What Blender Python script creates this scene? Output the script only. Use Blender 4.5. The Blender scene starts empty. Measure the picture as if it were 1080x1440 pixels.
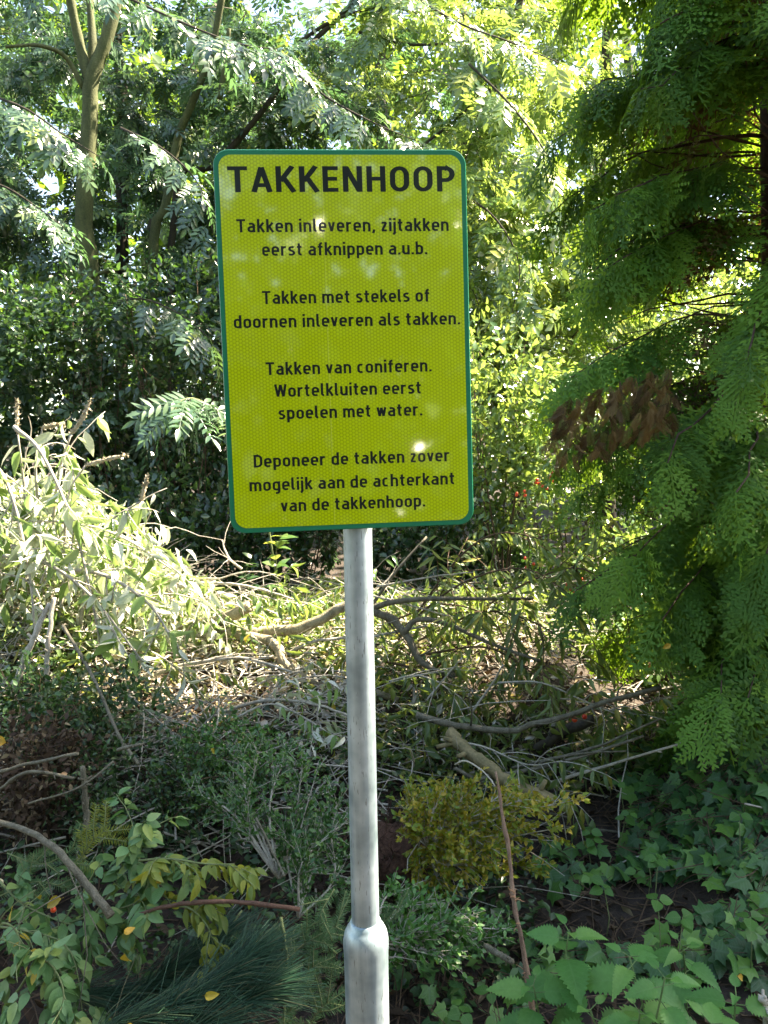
import bpy, math, random
import numpy as np
from mathutils import Matrix, Vector

SC = bpy.context.scene
COL = SC.collection

# ------------------------------------------------------------------ camera
PITCH, ROLL, EYE = -0.08152, -0.03173, 1.6
def Rx(a):
    c, s = math.cos(a), math.sin(a); return np.array([[1, 0, 0], [0, c, -s], [0, s, c]])
def Rz(a):
    c, s = math.cos(a), math.sin(a); return np.array([[c, -s, 0], [s, c, 0], [0, 0, 1]])
CAMR = Rx(math.pi / 2 + PITCH) @ Rz(ROLL)
cd = bpy.data.cameras.new('camera')
cam = bpy.data.objects.new('camera', cd); COL.objects.link(cam)
cam.matrix_world = Matrix(CAMR.tolist()).to_4x4(); cam.location = (0, 0, EYE)
cd.sensor_fit = 'VERTICAL'; cd.sensor_height = 36; cd.lens = 27.0
cd.clip_start = 0.05; cd.clip_end = 500
cd.dof.use_dof = True; cd.dof.focus_distance = 1.45; cd.dof.aperture_fstop = 22.0
SC.camera = cam

# ------------------------------------------------------------------ light
SUN_AZ, SUN_EL = math.radians(22), math.radians(50)     # azimuth measured from +X towards +Y
sd = np.array([math.cos(SUN_EL) * math.cos(SUN_AZ), math.cos(SUN_EL) * math.sin(SUN_AZ), math.sin(SUN_EL)])
W = bpy.data.worlds.new('World'); SC.world = W; W.use_nodes = True
nt = W.node_tree; nt.nodes.clear()
sky = nt.nodes.new('ShaderNodeTexSky'); sky.sky_type = 'NISHITA'; sky.sun_disc = False
sky.sun_elevation = SUN_EL; sky.sun_rotation = math.pi / 2 - SUN_AZ
bg = nt.nodes.new('ShaderNodeBackground'); bg.inputs[1].default_value = 0.08
wo = nt.nodes.new('ShaderNodeOutputWorld')
nt.links.new(sky.outputs[0], bg.inputs[0]); nt.links.new(bg.outputs[0], wo.inputs[0])
sl = bpy.data.lights.new('sun', 'SUN'); sl.energy = 5.0; sl.angle = math.radians(0.55); sl.color = (1, 0.95, 0.86)
so = bpy.data.objects.new('sun', sl); COL.objects.link(so)
so.rotation_euler = Vector(sd.tolist()).to_track_quat('Z', 'Y').to_euler(); so.location = (6, 5, 12)
SC.view_settings.view_transform = 'Standard'; SC.view_settings.look = 'None'
SC.view_settings.exposure = 3.15; SC.view_settings.use_white_balance = True; SC.view_settings.white_balance_temperature = 7900; SC.view_settings.gamma = 1.0
SC.render.engine = 'CYCLES'
SC.cycles.use_denoising = True
SC.cycles.max_bounces = 7; SC.cycles.diffuse_bounces = 4; SC.cycles.glossy_bounces = 3
SC.cycles.transmission_bounces = 4; SC.cycles.transparent_max_bounces = 6
SC.cycles.caustics_reflective = False; SC.cycles.caustics_refractive = False

# ------------------------------------------------------------------ helpers
def at(px, py, Y):
    """world point seen at photograph pixel (1080 x 1440) at depth y = Y"""
    d = CAMR @ np.array([(px - 540) / 1080.0, -(py - 720) / 1080.0, -1.0])
    return d * (Y / d[1]) + np.array([0, 0, EYE])
def A3(*a): return [at(*p) for p in a]

def smooth(a, b, x):
    t = np.clip((np.asarray(x, float) - a) / (b - a), 0, 1); return t * t * (3 - 2 * t)
def gh(x, y):
    """height of the ground"""
    x = np.asarray(x, float); y = np.asarray(y, float)
    h = 0.04 * np.sin(x * 1.7 + 1) * np.cos(y * 1.3) + 0.02 * np.sin(x * 5.1) * np.sin(y * 4.3 + 2)
    y0 = 2.05 + 0.55 * smooth(-0.9, 0.6, x)
    side = 1 - smooth(0.5, 1.7, x - 0.25 * (y - 3.5))
    m = 0.50 * smooth(0, 2.1, y - y0) * side * (1 - 0.8 * smooth(5.0, 6.3, y))
    m = m + 0.35 * smooth(0, 1.2, y - 2.6) * smooth(-0.9, -1.7, x) * (1 - smooth(4.8, 6, y))
    m = m + 0.42 * np.exp(-((x - 1.65) ** 2 / 0.25 + (y - 2.9) ** 2 / 0.5))
    far = 0.05 * np.clip(y - 6, 0, 60)
    return h + m + far

def mk(name, V, T, mats, UV=None, tint=None, smoothf=True, mi=None):
    V = np.ascontiguousarray(V, np.float32); T = np.ascontiguousarray(T, np.int32)
    me = bpy.data.meshes.new(name); k = T.shape[1]
    me.vertices.add(len(V)); me.vertices.foreach_set('co', V.ravel())
    me.loops.add(T.size); me.loops.foreach_set('vertex_index', T.ravel())
    me.polygons.add(len(T)); me.polygons.foreach_set('loop_start', np.arange(0, T.size, k, dtype=np.int32))
    me.polygons.foreach_set('use_smooth', np.full(len(T), smoothf, bool))
    for m in (mats if isinstance(mats, (list, tuple)) else [mats]): me.materials.append(m)
    if mi is not None: me.polygons.foreach_set('material_index', np.asarray(mi, np.int32))
    if UV is not None:
        uv = me.uv_layers.new(name='UVMap'); uv.data.foreach_set('uv', np.asarray(UV, np.float32)[T.ravel()].ravel())
    if tint is not None:
        a = me.attributes.new('tint', 'FLOAT', 'POINT'); a.data.foreach_set('value', np.asarray(tint, np.float32))
    me.update(calc_edges=True); me.validate()
    return me
def ob(name, me, parent=None, loc=None, M=None):
    o = bpy.data.objects.new(name, me); COL.objects.link(o)
    if parent is not None: o.parent = parent
    if M is not None: o.matrix_basis = M
    elif loc is not None: o.location = [float(v) for v in loc]
    return o
def tag(o, label=None, cat=None, group=None, kind=None):
    if label: o['label'] = label
    if cat: o['category'] = cat
    if group: o['group'] = group
    if kind: o['kind'] = kind
    return o
def root(name, loc, label, cat, group=None):
    return tag(ob(name, None, loc=loc), label, cat, group)

def frames(P, D, N, S):
    """4x4 matrices: local +Y along D, +Z near N, at P, scaled S"""
    P = np.atleast_2d(P).astype(float); n = len(P)
    D = np.broadcast_to(np.atleast_2d(D), (n, 3)).astype(float); N = np.broadcast_to(np.atleast_2d(N), (n, 3)).astype(float)
    S = np.asarray(S, float)
    if S.ndim == 0: S = np.full((n, 3), float(S))
    elif S.ndim == 1: S = np.repeat(S[:, None], 3, 1)
    D = D / (np.linalg.norm(D, axis=1, keepdims=True) + 1e-9)
    X = np.cross(D, N); X = X / (np.linalg.norm(X, axis=1, keepdims=True) + 1e-9)
    Z = np.cross(X, D)
    M = np.zeros((n, 4, 4)); M[:, :3, 0] = X * S[:, :1]; M[:, :3, 1] = D * S[:, 1:2]; M[:, :3, 2] = Z * S[:, 2:3]
    M[:, :3, 3] = P; M[:, 3, 3] = 1
    return M
def bake(tmpl, M, tint, origin=(0, 0, 0)):
    V, T, UV = tmpl; k = len(M); n = len(V)
    P = np.einsum('kij,nj->kni', M[:, :3, :3], V) + M[:, None, :3, 3] - np.asarray(origin)[None, None]
    F = (T[None] + (np.arange(k) * n)[:, None, None]).reshape(-1, T.shape[1])
    return P.reshape(-1, 3), F, np.tile(UV, (k, 1)), np.repeat(tint, n)
def join(parts):
    Vs, Fs, Us, Ts = [], [], [], []; n = 0
    for V, F, U, t in parts:
        Vs.append(V); Fs.append(F + n); Us.append(U); Ts.append(t); n += len(V)
    return np.concatenate(Vs), np.concatenate(Fs), np.concatenate(Us), np.concatenate(Ts)

def resample(pts, n):
    """smooth curve (Catmull-Rom) through pts"""
    p = np.asarray(pts, float)
    if len(p) == 2: return p[0] + (p[1] - p[0]) * np.linspace(0, 1, n)[:, None]
    q = np.vstack([2 * p[0] - p[1], p, 2 * p[-1] - p[-2]]); s = np.linspace(0, len(p) - 1 - 1e-6, n)
    i = s.astype(int); t = (s - i)[:, None]
    a, b, c, d = q[i], q[i + 1], q[i + 2], q[i + 3]
    return 0.5 * (2 * b + (c - a) * t + (2 * a - 5 * b + 4 * c - d) * t ** 2 + (3 * b - a - 3 * c + d) * t ** 3)
def tube(pts, r0, r1, sides=6, rng=None, lump=0.0, cap=True):
    """tapered tube -> (V,T,UV)"""
    p = np.asarray(pts, float); n = len(p)
    r = np.linspace(r0, r1, n) if np.isscalar(r0) else np.asarray(r0)
    t = np.gradient(p, axis=0); t /= np.linalg.norm(t, axis=1, keepdims=True) + 1e-9
    up = np.array([0, 0, 1.0]) if abs(t[0][2]) < 0.8 else np.array([1.0, 0, 0])
    a = np.cross(t, up); a /= np.linalg.norm(a, axis=1, keepdims=True) + 1e-9; b = np.cross(t, a)
    th = np.arange(sides) / sides * 2 * np.pi
    rr = r[:, None] * np.ones(sides)
    if lump and rng is not None: rr = rr * (1 + lump * (rng.rand(n, sides) - 0.5) + lump * (rng.rand(n, 1) - 0.5))
    V = p[:, None] + rr[..., None] * (a[:, None] * np.cos(th)[None, :, None] + b[:, None] * np.sin(th)[None, :, None])
    V = V.reshape(-1, 3)
    i = np.arange(n - 1)[:, None] * sides; j = np.arange(sides)[None]; j2 = (j + 1) % sides
    q = np.stack([i + j, i + j2, i + sides + j2, i + sides + j], -1).reshape(-1, 4)
    T = np.concatenate([q[:, [0, 1, 2]], q[:, [0, 2, 3]]])
    if cap:
        V = np.vstack([V, p[:1], p[-1:]]); m = n * sides
        c0 = np.stack([np.full(sides, m), (np.arange(sides) + 1) % sides, np.arange(sides)], 1)
        c1 = np.stack([np.full(sides, m + 1), (n - 1) * sides + np.arange(sides), (n - 1) * sides + (np.arange(sides) + 1) % sides], 1)
        T = np.concatenate([T, c0, c1])
    L = np.concatenate([[0], np.cumsum(np.linalg.norm(np.diff(p, axis=0), axis=1))])
    UV = np.stack([np.tile(th / 6.283, n), np.repeat(L, sides)], 1)
    if cap: UV = np.vstack([UV, [[0, 0]], [[0, 1]]])
    return V, T, UV
def tubes(lst, origin=(0, 0, 0)):
    out = []
    for (V, T, U) in lst: out.append((V - np.asarray(origin), T, U, np.zeros(len(V))))
    return join(out)
def wander(p, d, L, n, jit, rng, droop=0.0):
    p = np.array(p, float); d = np.array(d, float); d /= np.linalg.norm(d); out = [p.copy()]
    for i in range(n):
        d = d + rng.randn(3) * jit + np.array([0, 0, -droop]); d /= np.linalg.norm(d)
        p = p + d * L / n; out.append(p.copy())
    return np.array(out)
def unit(v): v = np.asarray(v, float); return v / (np.linalg.norm(v, axis=-1, keepdims=True) + 1e-9)

# ------------------------------------------------------------------ leaf shapes
def leaf(w=0.45, prof='ovate', n=5, fold=0.10, droop=0.12, stalk=0.0, wave=0.0):
    v = np.linspace(0, 1, n + 1)
    if prof == 'ovate': h = np.sin(np.pi * v ** 0.72) ** 0.85
    elif prof == 'lance': h = np.sin(np.pi * v ** 0.8) ** 1.1
    elif prof == 'round': h = np.sqrt(np.clip(1 - (2 * v - 1) ** 2, 0, 1))
    elif prof == 'oblong': h = np.sin(np.pi * v) ** 0.5
    h = h * w / 2
    if prof == 'oblong': h[0] = h[-1] = 0
    V = []; UV = []
    for i, t in enumerate(v):
        z = -droop * t * t + wave * math.sin(t * 9)
        V += [(-h[i], t, z + fold * h[i] * 2), (0, t, z), (h[i], t, z + fold * h[i] * 2)]
        UV += [(-1, t), (0, t), (1, t)]
    T = []
    for i in range(n):
        a = 3 * i
        if i == 0: T += [(a + 1, a + 4, a + 3), (a + 1, a + 5, a + 4)]
        elif i == n - 1: T += [(a, a + 1, a + 4), (a + 1, a + 2, a + 4)]
        else: T += [(a, a + 1, a + 4), (a, a + 4, a + 3), (a + 1, a + 2, a + 5), (a + 1, a + 5, a + 4)]
    V = np.array(V, float); V[:, 1] += stalk; V = V / (1 + stalk)
    if stalk:
        k = len(V); V = np.vstack([V, [(-0.012, 0, 0), (0.012, 0, 0)]]); UV += [(0, 0), (0, 0)]
        T += [(k, k + 1, 1)]
    return V, np.array(T), np.array(UV, float)
def serrate_leaf(w=0.62, teeth=10, fold=0.09, droop=0.22):
    V = [(0, 0, 0)]; UV = [(0, 0)]; T = []; m = teeth
    mid = [0]
    for i in range(1, m + 1):
        t = i / m; V.append((0, t, -droop * t * t)); UV.append((0, t)); mid.append(len(V) - 1)
    for s in (-1, 1):
        prev = 0
        for i in range(m):
            t0 = i / m; t1 = (i + 1) / m
            def hw(t): return 0.5 * w * math.sin(math.pi * min(1, t ** 0.58)) ** 1.0 if 0 < t < 1 else 0
            if i == 0: a = 0
            else:
                x = hw(t0) * 0.82; V.append((s * x, t0 + 0.01, -droop * t0 * t0 + fold * x * 2)); UV.append((s, t0)); a = len(V) - 1
            tt = t0 + 0.72 / m; x = hw(min(0.97, t0 + 0.05)) * 1.08 + 0.010
            V.append((s * x, min(tt, 0.985), -droop * tt * tt + fold * x * 2 - 0.01)); UV.append((s, tt)); b = len(V) - 1
            q = (lambda *f: T.append(f if s > 0 else f[::-1]))
            if prev: q(prev, a, mid[i])
            q(mid[i], a, b) if a else None
            q(mid[i], b, mid[i + 1])
            prev = b
    return np.array(V, float), np.array([t for t in T if len(set(t)) == 3]), np.array(UV, float)
def ivy_leaf():
    pol = [(0, -0.02), (18, .30), (42, .42), (62, .56), (80, .40), (95, .42), (118, .74), (135, .52), (150, .58), (180, 1.0)]
    out = [(0, -0.0, 0)]
    V = [(0, 0.12, 0.0)]; UV = [(0, 0.1)]
    ring = []
    for s in (-1, 1):
        for a, r in (pol[1:] if s > 0 else pol[1:-1][::-1]):
            th = math.radians(a); x = s * math.sin(th) * r * 0.85; y = 0.25 - math.cos(th) * r * 0.75
            ring.append((x, y))
    R_ = [r for r in ring]
    # order counter-clockwise: right side from base up to tip, then left side back down
    right = [(math.sin(math.radians(a)) * r * .85, .25 - math.cos(math.radians(a)) * r * .75) for a, r in pol[1:]]
    left = [(-x, y) for x, y in right[:-1]][::-1]
    seq = [(0.0, 0.12)] + right + left
    V = [(0, 0.3, 0.02)] + [(x, y, -0.16 * (x * x + (y - .3) ** 2) + 0.02 * math.sin(7 * x + 5 * y)) for x, y in seq]
    UV = [(0, .3)] + [(x * 1.2, y) for x, y in seq]
    n = len(seq); T = [(0, 1 + i, 1 + (i + 1) % n) for i in range(n)]
    k = len(V); V += [(-0.012, -0.35, -0.1), (0.012, -0.35, -0.1), (0, 0.12, 0)]; UV += [(0, 0)] * 3; T.append((k, k + 1, k + 2))
    return np.array(V, float), np.array(T), np.array(UV, float)
def compound(pairs=5, lw=0.34, ll=0.36, droop=0.25, simple=True, ang=62, rng=random):
    lt = leaf(lw * (1.15 if simple == 2 else 1), 'lance', 2 if simple == 2 else 3 if simple else 4, 0.08, 0.12)
    parts = []
    def P(t): return np.array([0, t, -droop * t * t])
    for i in range(pairs):
        t = 0.22 + 0.68 * i / (pairs - 1)
        for s in (-1, 1):
            a = math.radians(ang - 14 * i / pairs + rng.uniform(-8, 8)); d = np.array([s * math.sin(a), math.cos(a), -0.22 + rng.uniform(-.15, .15)])
            M = frames(P(t), d, (0, 0.15, 1), ll * (1 - 0.25 * abs(i / pairs - 0.4)) * rng.uniform(.85, 1.1))
            parts.append(bake(lt, M, np.zeros(1)))
    M = frames(P(0.95), (0, 1, -0.5), (0, .3, 1), ll); parts.append(bake(lt, M, np.zeros(1)))
    w = 0.008
    V = []; T = []
    for k in range(4):
        q = P(k / 3 * 0.96); V += [q + [-w, 0, 0], q + [w, 0, 0]]
        if k: T += [(2 * k - 2, 2 * k - 1, 2 * k + 1), (2 * k - 2, 2 * k + 1, 2 * k)]
    parts.append((np.array(V), np.array(T), np.zeros((8, 2)), np.zeros(8)))
    V, T, U, _ = join(parts); return V, T, U
def cypress_spray(n1=11, n2=6, seed=1, lean=0.18):
    """flat lobed fan of scale-leaf twigs, like a false cypress"""
    r = random.Random(seed); V = []; T = []; U = []
    def strip(a, b, w0, w1):
        a = np.array(a); b = np.array(b); d = b - a; x = np.array([-d[1], d[0], 0]); x = x / (np.linalg.norm(x) + 1e-9)
        k = len(V); m = a + d * 0.6
        V.extend([a - x * w0, a + x * w0, m + x * (w0 * 1.25), b, m - x * (w0 * 1.25)]); U.extend([(0, 0)] * 5)
        T.extend([(k, k + 1, k + 2), (k, k + 2, k + 4), (k + 4, k + 2, k + 3)])
    def z(x, y): return -0.30 * y * y - 0.5 * abs(x) * abs(x) + 0.03 * math.sin(9 * x + 7 * y)
    def pt(x, y): return (x, y, z(x, y))
    for i in range(4): strip(pt(0, i * .25), pt(0, i * .25 + .26), 0.012, 0.01)
    for i in range(n1):
        t = 0.06 + 0.9 * i / n1
        for s in (-1, 1):
            L = (0.52 * math.sin(math.pi * min(1, (1 - t) * 0.62 + 0.12)) + 0.03) * r.uniform(.75, 1.12); a = math.radians(48 - 14 * t + r.uniform(-6, 6))
            d = (s * math.sin(a), math.cos(a)); tt = t + (0.03 if s > 0 else 0)
            strip(pt(0, tt), pt(d[0] * L, tt + d[1] * L), 0.011, 0.008)
            nn = max(2, int(n2 * L / 0.45))
            for j in range(nn):
                u = 0.18 + 0.8 * j / nn; bx, by = d[0] * L * u, tt + d[1] * L * u
                for s2 in (-1, 1):
                    a2 = a * s + s2 * math.radians(46 + r.uniform(-8, 8)); l2 = 0.088 * (1.15 - u * 0.5) * r.uniform(.6, 1.3)
                    ex, ey = bx + math.sin(a2) * l2, by + math.cos(a2) * l2
                    strip(pt(bx, by), pt(ex, ey), 0.0145 * (1.3 if n1 < 8 else 1), 0.01)
    V = np.array(V, float)
    return V, np.array(T), np.array(U, float)

# ------------------------------------------------------------------ materials
def newmat(name):
    m = bpy.data.materials.new(name); m.use_nodes = True; t = m.node_tree; t.nodes.clear()
    return m, t, (lambda k: t.nodes.new(k)), (lambda a, b: t.links.new(a, b))
def mathn(N, L, op, a, b=None, c=None, clamp=False):
    n = N('ShaderNodeMath'); n.operation = op; n.use_clamp = clamp
    for i, v in enumerate((a, b, c)):
        if v is None: continue
        if isinstance(v, (int, float)): n.inputs[i].default_value = v
        else: L(v, n.inputs[i])
    return n.outputs[0]
def ramp(N, L, fac, stops):
    r = N('ShaderNodeValToRGB'); e = r.color_ramp.elements
    while len(e) < len(stops): e.new(0.5)
    for i, (p, c) in enumerate(stops): e[i].position = p; e[i].color = (*c, 1)
    L(fac, r.inputs[0]); return r.outputs[0]
def leaf_mat(name, stops, trans=0.35, tcol=(0.30, 0.42, 0.03), rough=0.38, spec=0.5, veins=0.0, blotch=0.35, veincol=None, bump=0.2):
    m, t, N, L = newmat(name)
    at_ = N('ShaderNodeAttribute'); at_.attribute_name = 'tint'
    oi = N('ShaderNodeObjectInfo')
    s = mathn(N, L, 'FRACT', mathn(N, L, 'ADD', at_.outputs['Fac'], oi.outputs['Random']))
    tc = N('ShaderNodeTexCoord'); nz = N('ShaderNodeTexNoise'); nz.inputs['Scale'].default_value = 9; nz.inputs['Detail'].default_value = 3
    L(tc.outputs['Object'], nz.inputs['Vector'])
    col = ramp(N, L, s, stops)
    br = mathn(N, L, 'MULTIPLY_ADD', nz.outputs['Fac'], blotch * 2, 1 - blotch)
    mul = N('ShaderNodeMix'); mul.data_type = 'RGBA'; mul.blend_type = 'MULTIPLY'; mul.inputs['Factor'].default_value = 1
    L(col, mul.inputs['A']); L(br, mul.inputs['B']); col = mul.outputs['Result']
    pb = N('ShaderNodeBsdfPrincipled'); pb.inputs['Roughness'].default_value = rough; pb.inputs['Specular IOR Level'].default_value = spec
    if veins > 0:
        uv = N('ShaderNodeUVMap'); sx = N('ShaderNodeSeparateXYZ'); L(uv.outputs[0], sx.inputs[0])
        au = mathn(N, L, 'ABSOLUTE', sx.outputs[0])
        mid = mathn(N, L, 'SUBTRACT', 1.0, mathn(N, L, 'MULTIPLY', au, 11.0), clamp=True)
        ph = mathn(N, L, 'MULTIPLY', mathn(N, L, 'SUBTRACT', sx.outputs[1], mathn(N, L, 'MULTIPLY', au, 0.22)), 50.0)
        sv = mathn(N, L, 'POWER', mathn(N, L, 'MULTIPLY_ADD', mathn(N, L, 'SINE', ph), 0.5, 0.5), 7.0)
        vv = mathn(N, L, 'MAXIMUM', mid, mathn(N, L, 'MULTIPLY', sv, 0.55))
        mx = N('ShaderNodeMix'); mx.data_type = 'RGBA'
        L(mathn(N, L, 'MULTIPLY', vv, veins), mx.inputs['Factor']); L(col, mx.inputs['A'])
        mx.inputs['B'].default_value = (*(veincol or (0.32, 0.42, 0.16)), 1); col = mx.outputs['Result']
        bp = N('ShaderNodeBump'); bp.inputs['Strength'].default_value = bump; bp.inputs['Distance'].default_value = 0.004; bp.invert = True
        L(vv, bp.inputs['Height']); L(bp.outputs[0], pb.inputs['Normal'])
    L(col, pb.inputs['Base Color'])
    tr = N('ShaderNodeBsdfTranslucent'); tm = N('ShaderNodeMix'); tm.data_type = 'RGBA'; tm.inputs['Factor'].default_value = 0.65
    L(col, tm.inputs['A']); tm.inputs['B'].default_value = (*tcol, 1); L(tm.outputs['Result'], tr.inputs['Color'])
    ms = N('ShaderNodeMixShader'); ms.inputs[0].default_value = trans
    L(pb.outputs[0], ms.inputs[1]); L(tr.outputs[0], ms.inputs[2])
    o = N('ShaderNodeOutputMaterial'); L(ms.outputs[0], o.inputs['Surface'])
    return m
def bark_mat(name, c1, c2, scale=14, rough=0.85, bump=0.5, stretch=0.25, c3=None):
    m, t, N, L = newmat(name)
    tc = N('ShaderNodeTexCoord'); mp = N('ShaderNodeMapping'); mp.inputs['Scale'].default_value = (1, 1, stretch); L(tc.outputs['Object'], mp.inputs[0])
    nz = N('ShaderNodeTexNoise'); nz.inputs['Scale'].default_value = scale; nz.inputs['Detail'].default_value = 7; nz.inputs['Roughness'].default_value = 0.65
    L(mp.outputs[0], nz.inputs['Vector'])
    n2 = N('ShaderNodeTexNoise'); n2.inputs['Scale'].default_value = scale * 6; n2.inputs['Detail'].default_value = 3; L(tc.outputs['Object'], n2.inputs['Vector'])
    f = mathn(N, L, 'MULTIPLY_ADD', n2.outputs['Fac'], 0.4, mathn(N, L, 'MULTIPLY', nz.outputs['Fac'], 0.65))
    st = [(0.36, c1), (0.62, c2)] + ([(0.72, c3)] if c3 else [])
    col = ramp(N, L, f, st)
    pb = N('ShaderNodeBsdfPrincipled'); pb.inputs['Roughness'].default_value = rough; pb.inputs['Specular IOR Level'].default_value = 0.3
    L(col, pb.inputs['Base Color'])
    bp = N('ShaderNodeBump'); bp.inputs['Strength'].default_value = bump; bp.inputs['Distance'].default_value = 0.01
    L(f, bp.inputs['Height']); L(bp.outputs[0], pb.inputs['Normal'])
    o = N('ShaderNodeOutputMaterial'); L(pb.outputs[0], o.inputs['Surface'])
    return m

G = {}
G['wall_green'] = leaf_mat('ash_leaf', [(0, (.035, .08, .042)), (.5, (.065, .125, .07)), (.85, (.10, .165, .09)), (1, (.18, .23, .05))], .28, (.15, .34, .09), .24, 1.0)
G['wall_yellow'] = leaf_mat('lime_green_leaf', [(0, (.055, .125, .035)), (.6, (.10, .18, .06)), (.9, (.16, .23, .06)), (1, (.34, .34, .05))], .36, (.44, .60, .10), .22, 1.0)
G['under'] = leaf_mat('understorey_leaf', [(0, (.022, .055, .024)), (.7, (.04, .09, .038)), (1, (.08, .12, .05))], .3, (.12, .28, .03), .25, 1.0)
G['far'] = leaf_mat('woodland_leaf', [(0, (.03, .07, .018)), (.6, (.05, .10, .022)), (1, (.12, .17, .03))], .45, (.3, .5, .04), .4, .5)
G['cypress'] = leaf_mat('cypress_scale', [(0, (.03, .085, .014)), (.4, (.055, .15, .022)), (.8, (.11, .24, .03)), (1, (.16, .29, .04))], .34, (.32, .50, .03), .55, .25, blotch=.2)
G['cypress_brown'] = leaf_mat('dead_cypress_scale', [(0, (.05, .035, .02)), (.5, (.12, .075, .03)), (.8, (.20, .13, .05)), (1, (.10, .14, .04))], .15, (.25, .14, .04), .7, .2, blotch=.2)
G['ivy'] = leaf_mat('ivy_leaf', [(0, (.018, .065, .022)), (.4, (.035, .11, .03)), (.7, (.065, .18, .035)), (1, (.12, .25, .04))], .15, (.12, .3, .03), .42, .35, veins=.35, veincol=(.10, .18, .11), blotch=.25)
G['elder'] = leaf_mat('ground_leaf', [(0, (.035, .12, .025)), (1, (.07, .19, .035))], .3, (.2, .42, .04), .45, .4, veins=.2, blotch=.2)
G['nettle'] = leaf_mat('nettle_leaf', [(0, (.045, .16, .035)), (.6, (.07, .21, .05)), (1, (.12, .26, .06))], .3, (.2, .46, .06), .5, .3, veins=.24, veincol=(.13, .27, .10), blotch=.3, bump=.12)
G['rose'] = leaf_mat('rose_leaf', [(0, (.06, .15, .04)), (.45, (.11, .23, .08)), (.75, (.17, .29, .12)), (1, (.25, .31, .06))], .2, (.18, .36, .06), .42, .45, veins=.3, veincol=(.15, .26, .12), blotch=.2)
G['yellowing'] = leaf_mat('yellowing_leaf', [(0, (.10, .16, .03)), (.5, (.17, .22, .035)), (1, (.27, .27, .035))], .3, (.4, .42, .04), .45, .4, veins=.25, veincol=(.3, .32, .08), blotch=.2)
G['yellow'] = leaf_mat('yellow_leaf', [(0, (.30, .22, .025)), (.6, (.42, .33, .04)), (1, (.42, .24, .03))], .3, (.6, .45, .04), .5, .4, veins=.2, veincol=(.4, .3, .03))
G['willow'] = leaf_mat('willow_leaf', [(0, (.055, .10, .03)), (.6, (.10, .16, .05)), (.9, (.19, .22, .05)), (1, (.32, .27, .05))], .3, (.32, .45, .07), .42, .5, blotch=.3)
G['buddleia'] = leaf_mat('wilted_leaf', [(0, (.09, .18, .035)), (.36, (.16, .27, .07)), (.45, (.46, .50, .40)), (1, (.66, .66, .60))], .25, (.5, .65, .2), .5, .4, blotch=.3, veins=.15)
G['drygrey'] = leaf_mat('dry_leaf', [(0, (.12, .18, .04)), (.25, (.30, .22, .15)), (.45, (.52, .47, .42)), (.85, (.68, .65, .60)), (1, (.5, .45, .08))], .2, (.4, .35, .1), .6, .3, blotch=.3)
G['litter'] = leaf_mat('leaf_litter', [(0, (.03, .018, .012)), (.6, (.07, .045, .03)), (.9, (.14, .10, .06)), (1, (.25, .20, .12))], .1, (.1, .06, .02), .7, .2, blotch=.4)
G['box'] = leaf_mat('box_leaf', [(0, (.025, .08, .022)), (.6, (.045, .125, .028)), (1, (.10, .20, .04))], .2, (.1, .3, .03), .35, .5)
G['boxbright'] = leaf_mat('fresh_box_leaf', [(0, (.035, .12, .025)), (.7, (.055, .17, .035)), (1, (.10, .24, .05))], .25, (.2, .4, .04), .38, .5)
G['boxyellow'] = leaf_mat('bleached_box_leaf', [(0, (.10, .19, .02)), (.4, (.19, .25, .022)), (.7, (.30, .25, .025)), (1, (.38, .28, .04))], .3, (.45, .35, .03), .45, .4)
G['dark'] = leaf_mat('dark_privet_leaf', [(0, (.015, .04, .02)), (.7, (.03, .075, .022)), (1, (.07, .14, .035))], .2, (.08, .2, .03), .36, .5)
G['pine'] = leaf_mat('pine_needle', [(0, (.012, .04, .024)), (.6, (.022, .07, .04)), (.9, (.045, .11, .06)), (1, (.14, .12, .06))], .1, (.1, .25, .1), .4, .4)
G['fir'] = leaf_mat('fir_needle', [(0, (.05, .115, .045)), (.8, (.08, .16, .06)), (1, (.13, .2, .1))], .1, (.1, .25, .1), .45, .4)
G['red'] = leaf_mat('berry_skin', [(0, (.5, .03, .01)), (1, (.65, .07, .02))], .05, (.5, .05, .02), .3, .5)
G['bark_green'] = bark_mat('mossy_bark', (.03, .038, .014), (.085, .095, .035), 12, c3=(.14, .135, .07), bump=.9)
G['bark_dark'] = bark_mat('dark_bark', (.02, .016, .012), (.06, .05, .035), 18)
G['bark_conifer'] = bark_mat('red_brown_bark', (.03, .018, .013), (.085, .05, .035), 22, stretch=.12, bump=.8)
G['bark_pale'] = bark_mat('pale_bark', (.12, .10, .06), (.34, .30, .21), 26, c3=(.48, .45, .36), bump=.8)
G['bark_grey'] = bark_mat('grey_bark', (.05, .045, .03), (.17, .155, .115), 45, bump=.8, c3=(.28, .26, .21))
G['twig_dry'] = bark_mat('dry_twig', (.17, .15, .12), (.44, .41, .35), 40, bump=.2)
G['twig_brown'] = bark_mat('brown_twig', (.05, .03, .02), (.12, .08, .05), 40, bump=.2)
G['twig_green'] = bark_mat('green_twig', (.09, .13, .05), (.17, .2, .09), 40, bump=.2)
G['twig_red'] = bark_mat('red_brown_twig', (.05, .026, .02), (.12, .065, .045), 50, bump=.3)
G['peeled'] = bark_mat('peeled_wood', (.22, .09, .045), (.45, .26, .15), 60, bump=.6, stretch=.1)
G['seed'] = bark_mat('seed_spike', (.30, .24, .15), (.60, .54, .40), 160, bump=1)
G['root'] = bark_mat('root_fibre', (.035, .018, .012), (.12, .06, .04), 60, bump=1)

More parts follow.
